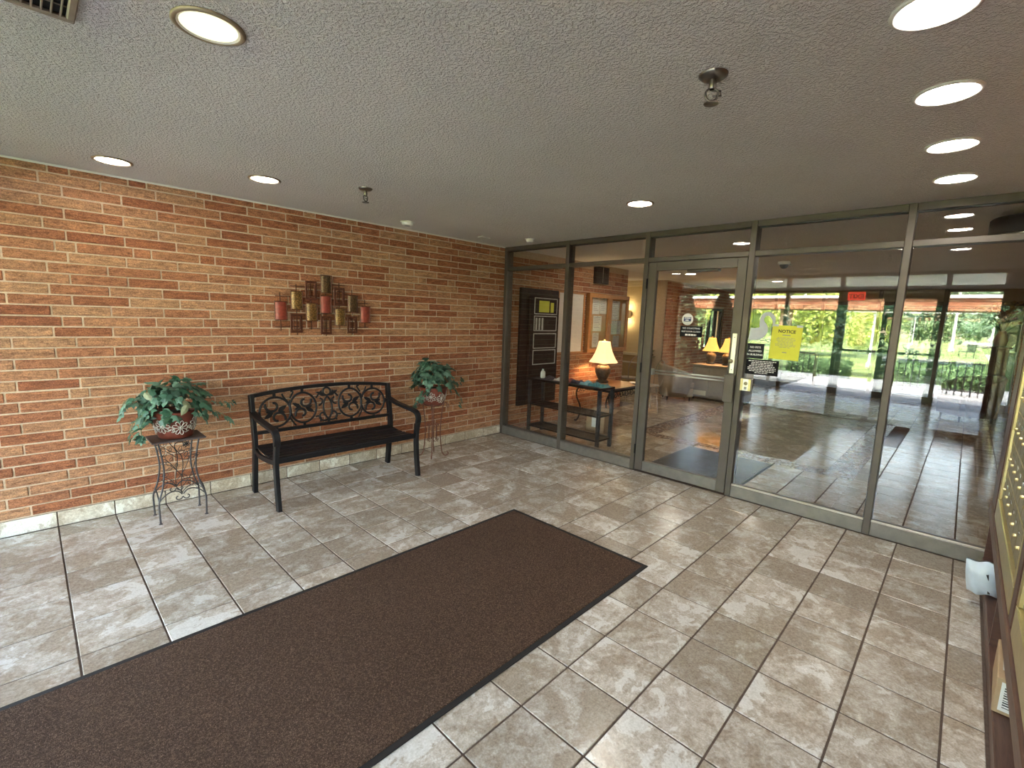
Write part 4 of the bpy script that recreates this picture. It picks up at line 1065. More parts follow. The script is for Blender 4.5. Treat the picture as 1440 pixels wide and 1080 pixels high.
MB().box(-.0362, -.035, -.010, .010, -.040, -.018).build('print', M['greyink'], lk)

# ------------------------------------------------------------------ lobby furniture seen through the glass
dc = empty('directory_board', (0, 0, 0), label='tall black resident directory with four outlined panels on the lobby brick wall', cat='directory')
MB().bbox(4.70, 5.505, WY-.060, WY-.014, .34, 1.97, .004).build('case', M['black'], dc)
MB().bbox(4.86, 5.48, WY-.095, WY-.056, .36, 1.87, .004).build('raised_front', M['signblack'], dc)
for (z0, z1) in ((1.62, 1.85), (1.385, 1.60), (1.14, 1.355), (.91, 1.12)):
    f = MB()
    for (a, b, c, d) in ((4.93, 5.43, z1-.012, z1), (4.93, 5.43, z0, z0+.012), (4.93, 4.942, z0, z1), (5.418, 5.43, z0, z1)): f.box(a, b, WY-.100, WY-.095, c, d)
    f.build('panel_outline', M['greypaper'], dc)
MB().box(5.03, 5.25, WY-.099, WY-.096, 1.65, 1.81).build('list_card', M['yellowpaper'], dc); MB().box(5.28, 5.35, WY-.099, WY-.096, 1.65, 1.79).build('list_card', M['yellowpaper'], dc)
for k in range(3): MB().box(4.965+k*.065, 5.0+k*.065, WY-.099, WY-.096, 1.40, 1.57).build('list_card', M['greypaper'], dc)
wb = empty('white_board', (0, 0, 0), label='white framed wall map beside the directory in the lobby', cat='board')
MB().bbox(5.555, 6.175, WY-.022, WY-.014, 1.06, 1.96, .002).build('sheet', simple('glossy_white', (.66, .63, .60), .12, 0, .03, 6), wb)
for (a, b, c, d) in ((5.53, 6.20, 1.955, 1.982), (5.53, 6.20, 1.037, 1.064), (5.53, 5.557, 1.064, 1.955), (6.173, 6.20, 1.064, 1.955)): MB().bbox(a, b, WY-.034, WY-.014, c, d, .003).build('frame_side', M['oak'], wb)
rr = random.Random(5); e = MB()
for k in range(46):
    x, z = rr.uniform(5.85, 6.12), rr.uniform(1.10, 1.92); e.box(x, x+rr.uniform(.01, .05), WY-.0228, WY-.022, z, z+.008)
tag(e.build('print', M['greypaper'], wb), kind='stuff')
nb = empty('notice_cabinet', (0, 0, 0), label='oak bulletin cabinet with two glazed doors on the lobby brick wall', cat='bulletin board')
MB().bbox(6.27, 7.46, WY-.03, WY-.014, 1.045, 1.985, .003).build('cork_back', M['cork'], nb)
for (a, b) in ((6.265, 6.86), (6.865, 7.465)):
    d_ = MB()
    for (p, q, c, d) in ((a, b, 1.925, 1.99), (a, b, 1.04, 1.105), (a, a+.06, 1.105, 1.925), (b-.06, b, 1.105, 1.925)): d_.bbox(p, q, WY-.085, WY-.05, c, d, .003)
    dd = d_.build('cabinet_door', M['oak'], nb)
    MB().box(a+.05, b-.05, WY-.068, WY-.064, 1.095, 1.935).build('pane', M['glass'], dd)
    MB().ball((b-.03 if a < 6.5 else a+.03, WY-.09, 1.5), .012, 8, 6).build('knob', M['brass'], dd)
for (a, b, c, d) in ((6.262, 6.275, 1.04, 1.99), (7.455, 7.468, 1.04, 1.99)): MB().bbox(a, b, WY-.06, WY-.014, c, d, .002).build('cabinet_side', M['oak'], nb)
pp = [(6.42, 1.66, .20, .27, 'white printed sheet pinned at the top corner of the bulletin cabinet', 'paper'), (6.63, 1.67, .20, .26, 'white printed sheet pinned beside the cabinet knob', 'paper'),
      (6.46, 1.385, .24, .25, 'wide white sheet pinned mid height in the bulletin cabinet', 'paper'), (6.46, 1.12, .18, .24, 'white sheet pinned lowest behind the first cabinet door', 'paper'),
      (7.00, 1.58, .24, .32, 'grey photo poster pinned high behind the second cabinet door', 'greypaper'), (6.95, 1.33, .36, .24, 'grey speckled flyer across the second cabinet door', 'greypaper'), (7.08, 1.11, .20, .20, 'grey sheet pinned lowest behind the second cabinet door', 'greypaper')]
for (x, z, w_, h_, lb, mk) in pp:
    t = empty('pinned_sheet', (x, WY-.032, z), label=lb, cat='paper')
    MB().box(0, w_, -.001, .0005, 0, h_).build('sheet', M[mk], t); e = MB()
    for k in range(7): e.box(.02, w_-rr.uniform(.02, .08), -.002, -.001, h_-.03-k*h_*.11, h_-.022-k*h_*.11)
    tag(e.build('print', M['greyink'], t), kind='stuff')
    MB().ball((w_/2, -.003, h_-.012), .006, 8, 5).build('pin', M['black'], t)
sp = empty('wall_grille', (0, 0, 0), label='dark vertical louvre box high on the lobby brick wall', cat='grille')
MB().bbox(6.43, 6.79, WY-.07, WY-.008, 2.155, 2.42, .004).build('box', M['black'], sp); MB().bbox(6.595, 6.61, WY-.078, WY-.07, 2.17, 2.41, .002).build('rib', M['chrome'], sp)
for k in range(7): MB().bbox(6.45+k*.047, 6.456+k*.047, WY-.076, WY-.07, 2.17, 2.405, .001).build('louvre', M['dark'], sp)

# console shelf right behind the glass
cs = empty('console_shelf', (0, 0, 0), label='narrow dark metal console shelf with mesh trays just behind the glass', cat='shelf')
cx0, cx1, cy0, cy1 = 4.70, 5.02, 3.06, 4.22
MB().bbox(cx0, cx1, cy0, cy1, .735, .762, .003).build('top', M['black'], cs)
for x in (cx0, cx1-.04):
    for y in (cy0, cy1-.04): MB().bbox(x, x+.04, y, y+.04, 0, .735, .003).build('leg', simple('blue_grey_metal', (.03, .036, .046), .35, .4) if 'bgm' not in M else M['bgm'], cs)
for z in (.40, .10):
    f = MB()
    for (a, b, c, d) in ((cx0+.005, cx0+.025, cy0, cy1), (cx1-.025, cx1-.005, cy0, cy1), (cx0, cx1, cy0+.01, cy0+.03), (cx0, cx1, cy1-.03, cy1-.01)): f.box(a, b, c, d, z, z+.022)
    tr_ = f.build('tray_rim', M['black'], cs)
    g = MB()
    for k in range(1, 46): y = cy0+.02+k*(cy1-cy0-.04)/46; g.box(cx0+.02, cx1-.02, y-.002, y+.002, z+.006, z+.010)
    for k in range(1, 13): x = cx0+.02+k*(cx1-cx0-.04)/13; g.box(x-.002, x+.002, cy0+.02, cy1-.02, z+.006, z+.010)
    g.build('wire_mesh', M['black'], tr_)
t = empty('squeeze_bottle', (4.86, 4.10, .763), label='small white bottle at the brick end of the console shelf', cat='bottle')
MB().lathe([(0, 0), (.030, 0), (.033, .008), (.033, .075), (.024, .095), (.012, .102), (.012, .11), (0, .11)], 16).build('bottle_body', M['white'], t); MB().lathe([(.013, .104), (.013, .122), (0, .124)], 12).build('cap', M['bag'], t)
def leaflet(x, y, z, rz, w_, h_, col, label):
    t = empty('leaflet', (x, y, z), rz, label=label, cat='leaflet')
    n, m2 = 8, 8; vs = []; fs = []; q0 = R.uniform(0, 6)
    for i in range(n+1):
        for j in range(m2+1):
            u, v = -1+2*i/n, -1+2*j/m2; e_ = max(0.0, (1-u**4)*(1-v**4))
            vs.append((w_/2*u, h_/2*v, .003 + e_**.5*(.026 + .014*math.sin(4*u+q0) + .010*math.sin(5*v+3*u))))
    o_ = len(vs); vs += [(a, b, .001) for a, b, c in vs]
    for i in range(n):
        for j in range(m2):
            k = i*(m2+1)+j; fs += [(k, k+m2+1, k+m2+2, k+1), (o_+k, o_+k+1, o_+k+m2+2, o_+k+m2+1)]
    MB().add(vs, fs).build('page', col, t)
LC = [simple('print_dark', (.06, .05, .08), .6), simple('print_red', (.28, .06, .06), .6), simple('print_teal', (.08, .28, .34), .5), simple('print_blue', (.30, .55, .66), .5), simple('print_pale', (.6, .55, .5), .6)]
for (y, c, lb) in ((3.95, 0, 'dark leaflet on the console shelf next to the white bottle'), (3.80, 4, 'pale folded leaflet on the console shelf'), (3.66, 1, 'reddish magazine on the console shelf'), (3.52, 0, 'dark magazine on the console shelf beside the reddish one'), (3.385, 3, 'light blue bag of papers on the console shelf'), (3.25, 2, 'teal leaflet on the console shelf'), (3.115, 2, 'teal sheet at the door end of the console shelf')):
    leaflet(4.86+R.uniform(-.02, .02), y, .763, R.uniform(-.12, .12), .17, .125, LC[c], lb)

# lamp table with scrolled legs
lt = empty('lamp_table', (6.30, 3.93, 0), label='wooden table with scrolled black iron legs below the lobby lamp', cat='table')
MB().bbox(-.48, .52, -.34, .36, .555, .585, .006).build('top', wood_mat('table_wood', (.07, .035, .02), (.13, .07, .04), (1, 10, 10), 5, .35), lt)
MB().bbox(-.46, .50, -.32, .34, .525, .555, .003).build('apron', M['black'], lt)
for sx, x in ((-1, -.42), (1, .46)):
    for sy, y in ((-1, -.28), (1, .30)):
        MB().tube(crom([(x-sx*.02, y, .53), (x+sx*.04, y, .48), (x+sx*.03, y, .38), (x-sx*.07, y, .22), (x-sx*.05, y, .08), (x+sx*.02, y, .012), (x+sx*.05, y, .03)], 5), .013, 8).build('leg', M['blackmetal'], lt)
e = MB()
for y in (-.325, .345):
    for k in range(6):
        x = -.36+k*.15; e.tube([(x+p[0], y, .505-p[1]) for p in spiral(0, .02, .045, .008, 0, 5.2, 12)], .006, 5)
        e.tube([(x+.02, y, .53), (x+.08, y, .46), (x+.13, y, .53)], .006, 5)
e.build('scroll_frieze', M['blackmetal'], lt)
SH = NT('lit_lamp_shade'); p_ = SH.bsdf(Roughness=.8); p_.inputs['Base Color'].default_value = (.75, .55, .30, 1); p_.inputs['Emission Color'].default_value = (1.0, .60, .24, 1); p_.inputs['Emission Strength'].default_value = .95
SH2 = NT('amber_lamp_shade'); p_ = SH2.bsdf(Roughness=.8); p_.inputs['Base Color'].default_value = (.7, .42, .12, 1); p_.inputs['Emission Color'].default_value = (1.0, .50, .10, 1); p_.inputs['Emission Strength'].default_value = .8
M['urn'] = simple('carved_dark_urn', (.06, .045, .035), .5, .2, .5, 60, .5)
def table_lamp(x, y, z, label, sh, k=1.0, power=9.0):
    t = empty('table_lamp', (x, y, z), label=label, cat='lamp')
    MB().lathe([(r*k, q*k) for r, q in ((0, 0), (.085, 0), (.09, .02), (.06, .04), (.075, .07), (.105, .14), (.11, .19), (.08, .235), (.05, .25), (.06, .262), (.0, .266))], 20).build('urn', M['urn'], t)
    MB().lathe([(.008*k, .26*k), (.008*k, .56*k), (0, .565*k)], 8).build('neck', M['brassdull'], t)
    s_ = MB(); prof = [(.205, .285), (.165, .34), (.125, .42), (.098, .50), (.082, .575)]
    s_.lathe([(r*k, q*k) for r, q in prof], 8, smooth=False); s_.lathe([(r*k-.003, q*k) for r, q in reversed(prof)], 8, smooth=False)
    s_.build('shade', sh, t)
    MB().ball((0, 0, .60*k), .013*k, 8, 6).build('finial', M['brass'], t)
    l = bpy.data.lights.new('lamp_bulb', 'POINT'); l.energy = power; l.color = (1, .68, .36); l.shadow_soft_size = .05*k
    b = bpy.data.objects.new('lamp_bulb', l); COL.objects.link(b); b.parent = t; b.location = (0, 0, .42*k)
    return t
table_lamp(6.36, 4.12, .586, 'lit table lamp with a cream bell shade on the iron table', SH.m, 1.13, 15.0)
bk = empty('plate', (6.72, 3.72, .586), label='white plate on the iron lamp table', cat='plate'); MB().lathe([(0, .004), (.06, .004), (.10, .016), (.105, .018), (.06, 0), (0, 0)], 24).build('dish', M['white'], bk)
cbx = empty('carton', (5.62, 3.66, 0), .3, label='open cardboard carton on the lobby floor below the lamp table', cat='box')
MB().bbox(-.17, .17, -.13, .13, 0, .30, .003).build('carton_body', M['card'], cbx); MB().bbox(-.1725, -.17, -.06, .05, .08, .29, .001).build('white_wrap', M['paper'], cbx); MB().bbox(-.17, .17, -.26, -.13, .296, .30, .001).build('flap', M['card'], cbx)
# wire chairs
def wire_chair(x, y, rz, label):
    t = empty('wire_chair', (x, y, 0), rz, label=label, cat='chair', group='wire chairs in the lobby')
    MB().lathe([(0, .45), (.19, .45), (.2, .46), (.19, .475), (0, .48)], 20).build('seat', M['taupe'], t)
    for a in (PI/4, 3*PI/4, 5*PI/4, 7*PI/4): MB().tube([(.15*math.cos(a), .15*math.sin(a), .45), (.21*math.cos(a), .21*math.sin(a), 0)], .008, 6).build('leg', M['taupe'], t)
    MB().tube(crom([(-.17, .13, .46), (-.21, .17, .70), (-.23, .10, .86), (-.24, 0, .90), (-.23, -.10, .86), (-.21, -.17, .70), (-.17, -.13, .46)], 5), .008, 6).build('backrest', M['taupe'], t)
    e = MB()
    for q in (-1, 1): e.tube([(-.215, q*p[0], .68+p[1]) for p in spiral(.05, 0, .05, .012, 0, 6, 16)], .005, 5)
    e.build('back_scroll', M['taupe'], t)
wire_chair(7.55, 3.95, 2.5, 'wire chair seen through the edge of the glass door'); wire_chair(7.35, 4.15+.0, -2.2, 'wire chair tucked behind the lamp table') if False else None
wire_chair(8.25, 4.75, 1.2, 'wire chair in the corridor mouth beside the brick corner')
# sconce on the beige wall
sc_ = empty('wall_sconce', (9.6, 5.62, 1.72), label='small up and down wall sconce on the beige lobby wall', cat='sconce')
MB().bbox(-.09, .01, -.05, .05, -.09, .09, .004).build('body', M['cream'], sc_)
for dz in (.16, -.16):
    l = bpy.data.lights.new('sconce_bulb', 'POINT'); l.energy = 2.4; l.color = (1, .74, .42); l.shadow_soft_size = .03
    b = bpy.data.objects.new('sconce_bulb', l); COL.objects.link(b); b.parent = sc_; b.location = (-.10, 0, dz)
# dark mat and sideboard group
lm = empty('lobby_mat', (0, 0, 0), label='dark ribbed mat inside the glass door', cat='mat'); MB().bbox(4.60, 5.80, 1.45, 2.37, .001, .010, .003).build('pile', M['lobbymat'], lm)
for q in ((4.57, 5.83, 1.42, 1.45), (4.57, 5.83, 2.37, 2.40), (4.57, 4.60, 1.45, 2.37), (5.80, 5.83, 1.45, 2.37)): MB().bbox(*q, .001, .007, .002).build('rubber_edge', M['rubber'], lm)
sb = empty('sideboard', (9.95, 3.58, 0), label='taupe sideboard under the amber lamps in the lobby', cat='sideboard')
MB().bbox(-.25, .25, -.55, .50, .04, .70, .004).build('carcass', M['taupe'], sb); MB().bbox(-.28, .28, -.58, .53, .70, .73, .004).build('top', M['taupe'], sb)
for y in (-.53, -.19, .15): MB().bbox(-.262, -.25, y, y+.32, .08, .66, .003).build('cabinet_door', M['taupe'], sb)
for y in (-.50, .18): MB().bbox(-.266, -.262, y, y+.26, .09, .19, .002).build('kick_panel', M['cream'], sb)
for x in (-.22, .19):
    for y in (-.52, .44): MB().box(x, x+.04, y, y+.04, 0, .04).build('foot', M['black'], sb)
table_lamp(9.97, 3.50, .731, 'amber table lamp on the sideboard nearer the door stile', SH2.m, .95, 8); table_lamp(10.05, 3.86, .731, 'second amber lamp standing in for a reflection, nearer the brick wall', SH2.m, .95, 8)  # second lamp is added in place of the first one's mirror image
def tub_chair(x, y, rz, label, mat, k=1.0):
    t = empty('armchair', (x, y, 0), rz, label=label, cat='armchair')
    n = 22; vs = []; fs = []
    for i in range(n+1):
        a = -2.35 + 4.7*i/n; hgt = .62 + .22*max(0, math.cos(a*.62))**1.2
        for (r, z) in ((.34, .10), (.40, .42), (.42, hgt-.03), (.40, hgt), (.35, hgt-.02), (.30, .45), (.28, .12)): vs.append((-r*math.cos(a)*k, r*math.sin(a)*k, z*k))
    m_ = 7
    for i in range(n):
        for q in range(m_): fs.append((i*m_+q, (i+1)*m_+q, (i+1)*m_+(q+1) % m_, i*m_+(q+1) % m_))
    fs += [tuple(reversed(range(m_))), tuple(n*m_+q for q in range(m_))]
    MB().add(vs, fs, True).build('shell', mat, t)
    MB().bbox(-.28*k, .36*k, -.28*k, .28*k, .30*k, .44*k, .03).build('cushion', mat, t); MB().bbox(-.28*k, .34*k, -.27*k, .27*k, .10*k, .30*k, .01).build('seat_base', mat, t)
    for a, b in ((-.22, -.22), (-.22, .22), (.28, -.22), (.28, .22)): MB().lathe([(.014*k, 0), (.022*k, .11*k)], 8, cx=a*k, cy=b*k).build('leg', M['black'], t)
    return t
tub_chair(9.25, 4.22, -.9, 'low brown armchair against the lobby brick wall', M['taupe'], .88)
tub_chair(11.75, -.15, 2.2, 'dark brown leather tub armchair deep in the lobby', M['leather'], 1.0)
pd = empty('pedestal', (12.35, -.42, 0), label='tall narrow wooden pedestal behind the leather armchair', cat='pedestal')
MB().bbox(-.13, .13, -.13, .13, 0, 1.30, .006).build('column', M['walnut'], pd); MB().bbox(-.16, .16, -.16, .16, 1.30, 1.34, .006).build('top', M['walnut'], pd)
fw = empty('dried_flowers', (12.35, -.42, 1.341), label='vase of dried flowers on the tall pedestal', cat='flowers')
MB().lathe([(0, 0), (.07, 0), (.10, .10), (.07, .22), (.05, .26), (.06, .28)], 16).build('vase', M['taupe'], fw)
DF = leaf_mat('dried_petal', (.25, .17, .08), (.45, .33, .18)); rr = random.Random(31)
e = MB()
for k in range(60):
    a, q = rr.uniform(0, 6.28), rr.uniform(.02, .24); tip = (q*math.cos(a), q*math.sin(a), rr.uniform(.42, .80)); e.tube([(0, 0, .24), (tip[0]*.4, tip[1]*.4, tip[2]*.7), tip], .004, 4)
    MB().ball(tip, rr.uniform(.02, .035), 7, 5, (1, 1, .8)).build('flower_head', DF, fw)
e.build('stems', M['vine'], fw)
lp_ = empty('leafy_plant', (9.42, 4.98, 0), label='small leafy plant on a stand at the lobby brick corner', cat='plant')
MB().tube([(0, 0, 0), (0, 0, .62)], .02, 8).build('stand', M['taupe'], lp_); MB().lathe([(0, .62), (.07, .62), (.10, .74), (0, .74)], 14).build('pot', M['pot'], lp_)
DK = leaf_mesh('leaf', 2, leaf_mat('lobby_plant_leaf', (.06, .06, .03), (.14, .13, .06)))
for k in range(34):
    a = rr.uniform(0, 6.28); l_ = link('leaf', DK, lp_, (rr.uniform(-.08, .08), rr.uniform(-.08, .08), .74+rr.uniform(0, .22)), (rr.uniform(.2, 1.2), 0, a), (.14,)*3)
dcam = empty('dome_camera', (7.42, 1.97, ZC), label='small dark dome camera on the lobby ceiling', cat='camera')
MB().lathe([(.075, 0), (.075, -.03), (.06, -.04)], 20).build('mount', M['white'], dcam); MB().lathe([(.058, -.038), (.050, -.07), (.03, -.09), (0, -.097)], 16).build('dome', M['black'], dcam); MB().bbox(.07, .30, -.02, .02, -.03, -.005, .003).build('conduit', M['white'], dcam)
df = empty('drum_fixture', (5.17, -.22, 0), label='black drum shaped ceiling fixture behind the glass near the letterboxes', cat='fixture')
MB().lathe([(0, 2.425), (.20, 2.425), (.215, 2.41), (.215, 2.31), (.20, 2.295), (0, 2.295)], 36).build('drum', M['black'], df); MB().lathe([(.205, 2.297), (.209, 2.288), (.201, 2.286), (.198, 2.296)], 36).build('rim', M['chrome'], df); MB().lathe([(.05, ZC), (.05, 2.42)], 16).build('stem', M['black'], df)
MB().bbox(-.225, -.195, -.02, .02, 2.29, 2.30, .002).build('latch', M['chrome'], df)

# ------------------------------------------------------------------ outdoors beyond the entrance
GZ = -.20
M['grass'] = None
t = NT('lawn_grass'); p_ = t.bsdf(Roughness=.9, Specular_IOR_Level=.1); n1 = t.noise(t.pos(), .25, 4); n2 = t.noise(t.pos(), 9, 4)
c_ = t.mix(.4, t.ramp(n1, [(.3, (.14, .19, .06)), (.7, (.23, .285, .095))]), t.ramp(n2, [(.3, (.3, .3, .3)), (.7, (.7, .7, .7))]), 'OVERLAY'); t.l(c_, p_.inputs['Base Color']); M['grass'] = t.m
M['concrete'] = simple('pale_concrete', (.34, .325, .31), .9, 0, .08, 2, .1)
M['asphalt'] = simple('grey_asphalt', (.13, .135, .145), .9, 0, .12, 3)
tag(MB().box(-230, EX-8.6, -120, 120, GZ-.3, GZ).build('lawn', M['grass']), 'sunlit lawn outside the entrance', kind='structure')
tag(MB().box(LXE+.2, 160, -90, 90, GZ-.3, GZ).build('lawn_garden', M['grass']), 'lawn outside the far lobby windows', kind='structure')
tag(MB().box(LXE+.11, LXE+5.5, -30, 30, GZ-.3, -.03).build('terrace', M['concrete']), 'concrete terrace outside the far lobby windows', kind='structure')
tag(MB().box(EX-8.6, EX-.11, -30, 30, GZ-.3, -.03).build('forecourt', M['concrete']), 'pale concrete forecourt outside the entrance', kind='structure')
tag(MB().box(-46, -9.0, -3.2, -1.1, GZ-.05, GZ+.012).build('path', M['concrete']), 'concrete garden path crossing the lawn', kind='structure')
tag(MB().box(-6.6, -4.4, -30, 30, -.06, -.022).build('driveway', M['asphalt']), 'grey drive crossing the forecourt', kind='structure')
# porch soffit over the doors
tag(MB().box(EX-3.5, EX-.16, -2.0, 6.5, 2.50, 2.70).build('roof_overhang', M['white']), 'white porch roof over the entrance', kind='structure')
tag(MB().box(EX-.12, EX+.02, -1.2, 9.0, ZC, 3.2).build('wall_front', M['brick']), 'brick fascia above the entrance', kind='structure')
tag(MB().box(EX-.15, EX+.02, WY+.006, 9.0, -.1, ZC+.3).build('wall_front_side', M['brick']), 'brick front wall beside the entrance glazing', kind='structure')
tag(MB().box(EX-.15, EX+.02, -6, RY-.07, -.1, 3.0).build('wall_front_end', M['brick']), 'brick front wall on the letterbox side', kind='structure')
# covered walkway with a brick beam across the forecourt
wk = empty('covered_walkway', (-11.4, 0, 0), label='covered walkway with a long brick beam across the forecourt', cat='walkway')
MB().box(-1.6, 0, -16, 22, 2.22, 2.62).build('beam', M['brick'], wk); MB().box(-1.7, .10, -16, 22, 2.62, 2.72).build('cap', M['white'], wk)
bb = []
for k in range(5): bb += [(a, b, 2.225+k*BH, 2.225+(k+1)*BH-BJ) for a, b in course_bricks(k, -5, 12)]
brick_stuff('bricks', wk, bb, M['brick'], Matrix.Rotation(-PI/2, 4, 'Z') @ Matrix.Translation((0, 0, 0)) @ Matrix.Scale(-1, 4, (1, 0, 0)) if False else Matrix(((0, -1, 0, .012), (1, 0, 0, 0), (0, 0, 1, 0), (0, 0, 0, 1))), 14)
for y in (5.25, 14.0, -4.2): MB().box(-.9, -.3, y-.15, y+.15, GZ, 2.22).build('column', M['brick'], wk)
# vegetation
def foliage(nm, mat, n, fn, size, rr):
    mb = MB(); rnd = []
    for k in range(n):
        c = Vector(fn(rr)); a = Vector((rr.gauss(0, 1), rr.gauss(0, 1), rr.gauss(0, .8))).normalized(); b = a.orthogonal().normalized(); b.rotate(Matrix.Rotation(rr.uniform(0, 6.28), 3, a)); d = a.cross(b)
        s = size*rr.uniform(.6, 1.3); n0 = len(mb.f)
        mb.add([c-b*s, c+d*s*.5, c+b*s, c-d*s*.5], [(0, 1, 2, 3)]); rnd.append(rr.random())
    return mb.mesh(nm, mat, rnd)
M['tree_a'] = leaf_mat('green_tree_leaf', (.11, .19, .085), (.25, .33, .15), .7); M['tree_y'] = leaf_mat('yellow_green_leaf', (.36, .46, .09), (.60, .62, .16), .7); M['tree_b'] = leaf_mat('bluish_tree_leaf', (.10, .18, .11), (.22, .31, .20), .7)
M['hedge'] = leaf_mat('hedge_leaf', (.05, .11, .04), (.14, .23, .08), .7); M['bark'] = simple('bark', (.10, .075, .055), .9, 0, .3, 8, .3)
rr = random.Random(44)
def crown(blobs):
    def fn(r_):
        (cx, cy, cz, q) = r_.choice(blobs); v = Vector((r_.gauss(0, 1), r_.gauss(0, 1), r_.gauss(0, 1))).normalized()*q*(r_.random()**.33)
        return (cx+v.x, cy+v.y, cz+v.z*.85)
    return fn
def blobs(R_, H0, H1, n): return [(rr.uniform(-1, 1)*R_*.6, rr.uniform(-1, 1)*R_*.6, rr.uniform(H0, H1), R_*rr.uniform(.35, .6)) for _ in range(n)]
CR = {k: [foliage('crown', M[k], 5200, crown(blobs(4.2, 1.6, 9.0, 16)), .30, rr) for _ in range(2)] for k in ('tree_a', 'tree_b')}
CY = foliage('crown', M['tree_y'], 6500, crown(blobs(3.2, 1.3, 6.5, 18)), .17, rr)
TK = MB().tube([(0, 0, -.2), (.05, .02, 1.2), (0, .1, 3.0), (.1, 0, 5.0)], [.28, .22, .18, .08], 8).mesh('trunk', M['bark'])
def tree(x, y, me, k, label):
    t = empty('tree', (x, y, GZ), rr.uniform(0, 6.28), label=label, cat='tree', group='trees beyond the lawn'); t.scale = (k, k, k)
    link('crown', me, t); link('trunk', TK, t)
names = ['first', 'second', 'third', 'fourth', 'fifth', 'sixth', 'seventh', 'eighth', 'ninth', 'tenth', 'eleventh', 'twelfth', 'thirteenth', 'fourteenth', 'fifteenth', 'sixteenth']
for k in range(16):
    tree(-84 - 11*(k % 3) + rr.uniform(-.5, .5), -30 + k*4.6, CR['tree_a' if k % 2 else 'tree_b'][(k//2) % 2], rr.uniform(.95, 1.15), '%s tree of the far row mirrored in the partition glass' % names[k])
for k, (x, y, q) in enumerate(((-26, 8.6, 1.0), (-35, 14.5, 1.1), (-33, 5.0, .55))):
    tree(x, y, CY, q, ('bright yellow green tree on the lawn', 'tallest yellow green tree beside the drive', 'small yellow green tree near the globe lamp')[k])
for k in range(8): tree(52+11*(k % 2), -14+k*5.2, CR['tree_b' if k % 2 else 'tree_a'][k//2 % 2], 1.0, '%s tree of the row behind the far lobby windows' % names[k])
for k, (x, y, q) in enumerate(((18.5, 8.2, .6), (27, 13.5, 1.0), (25, 5.0, .5))): tree(x, y, CR['tree_a'][k % 2], q, ('tree outside the lobby window', 'tall tree behind the one at the lobby window', 'low tree beside the lobby window view')[k])
tag(MB().box(-8.0, -1.4, 3.5, 13.0, -.1, .02).build('added_dark_bed', M['soil']), 'dark mulch bed added beside the entrance to cut light bounce', kind='structure')  # dark ground added so less light bounces up to the wall top
M['conifer'] = leaf_mat('conifer_leaf', (.012, .03, .014), (.035, .06, .03), .8)
def conifer(x, y, h_, r_, label):
    t = empty('conifer', (x, y, .02), label=label, cat='shrub', group='dark conifers beside the entrance')
    def fn(q):
        z = q.random()**.8; rad = r_*(1-z)**.7*(.6+.4*q.random()) + .03; a = q.uniform(0, 6.28); return (rad*math.cos(a), rad*math.sin(a), .1+z*h_)
    link('foliage', foliage('foliage', M['conifer'], 3000, fn, .07, rr), t)
    MB().lathe([(.06, 0), (.05, h_*.7), (0, h_*.9)], 8).build('trunk', M['bark'], t); MB().lathe([(r_*.75, .12), (r_*.55, h_*.45), (.02, h_*.93)], 12).build('inner_foliage', M['conifer'], t)
for k, (x, y, h_) in enumerate(((-4.4, 4.9, 2.3), (-5.2, 6.35, 2.6), (-4.6, 7.8, 2.4), (-5.4, 9.3, 2.7))): conifer(x, y, h_, .66, ('dark conifer nearest the entrance doors', 'second dark conifer along the planting bed', 'third dark conifer along the planting bed', 'last dark conifer at the end of the planting bed')[k])
def hedge(x0, x1, y0, y1, h_, label, n):
    t = empty('hedge', (0, 0, 0), label=label, cat='hedge')
    MB().bbox(x0+.12, x1-.12, y0+.12, y1-.12, GZ, GZ+h_-.1, .05).build('core', M['hedge'], t)
    def fn(r_):
        f = r_.randrange(3)
        if f == 0: return (r_.uniform(x0, x1), r_.uniform(y0, y1), GZ+h_+r_.gauss(0, .04))
        if f == 1: return (x1+r_.gauss(0, .05), r_.uniform(y0, y1), GZ+r_.uniform(0, h_))
        return (r_.uniform(x0, x1), r_.choice((y0, y1))+r_.gauss(0, .05), GZ+r_.uniform(0, h_))
    link('foliage', foliage('foliage', M['hedge'], n, fn, .07, rr), t)
hedge(19.4, 20.6, -7.0, 4.6, 1.05, 'long dark hedge added outside the far lobby windows to hide bright lawn', 5000); hedge(-15.0, -9.3, -1.0, 1.75, .62, 'clipped hedge beside the garden path', 7000); hedge(-11.2, -9.3, 2.9, 9.0, .62, 'clipped hedge behind the railing by the drive', 9000)  # first hedge is added to cover the bright lawn behind the lobby
# railing
rl_ = empty('railing', (-7.4, 3.0, -.03), label='black iron railing along the forecourt edge', cat='railing')
def rail(p0, p1, nb_):
    for z in (.12, .82): MB().bbox(-.015, .015, p0, p1, z, z+.03, .002).build('rail', M['blackmetal'], rl_)
    for k in range(nb_+1):
        y = p0+(p1-p0)*k/nb_; MB().bbox(-.012, .012, y-.012, y+.012, 0, .85, .001).build('baluster', M['blackmetal'], rl_)
rail(.2, 4.6, 30); rail(-4.2, -1.6, 18)
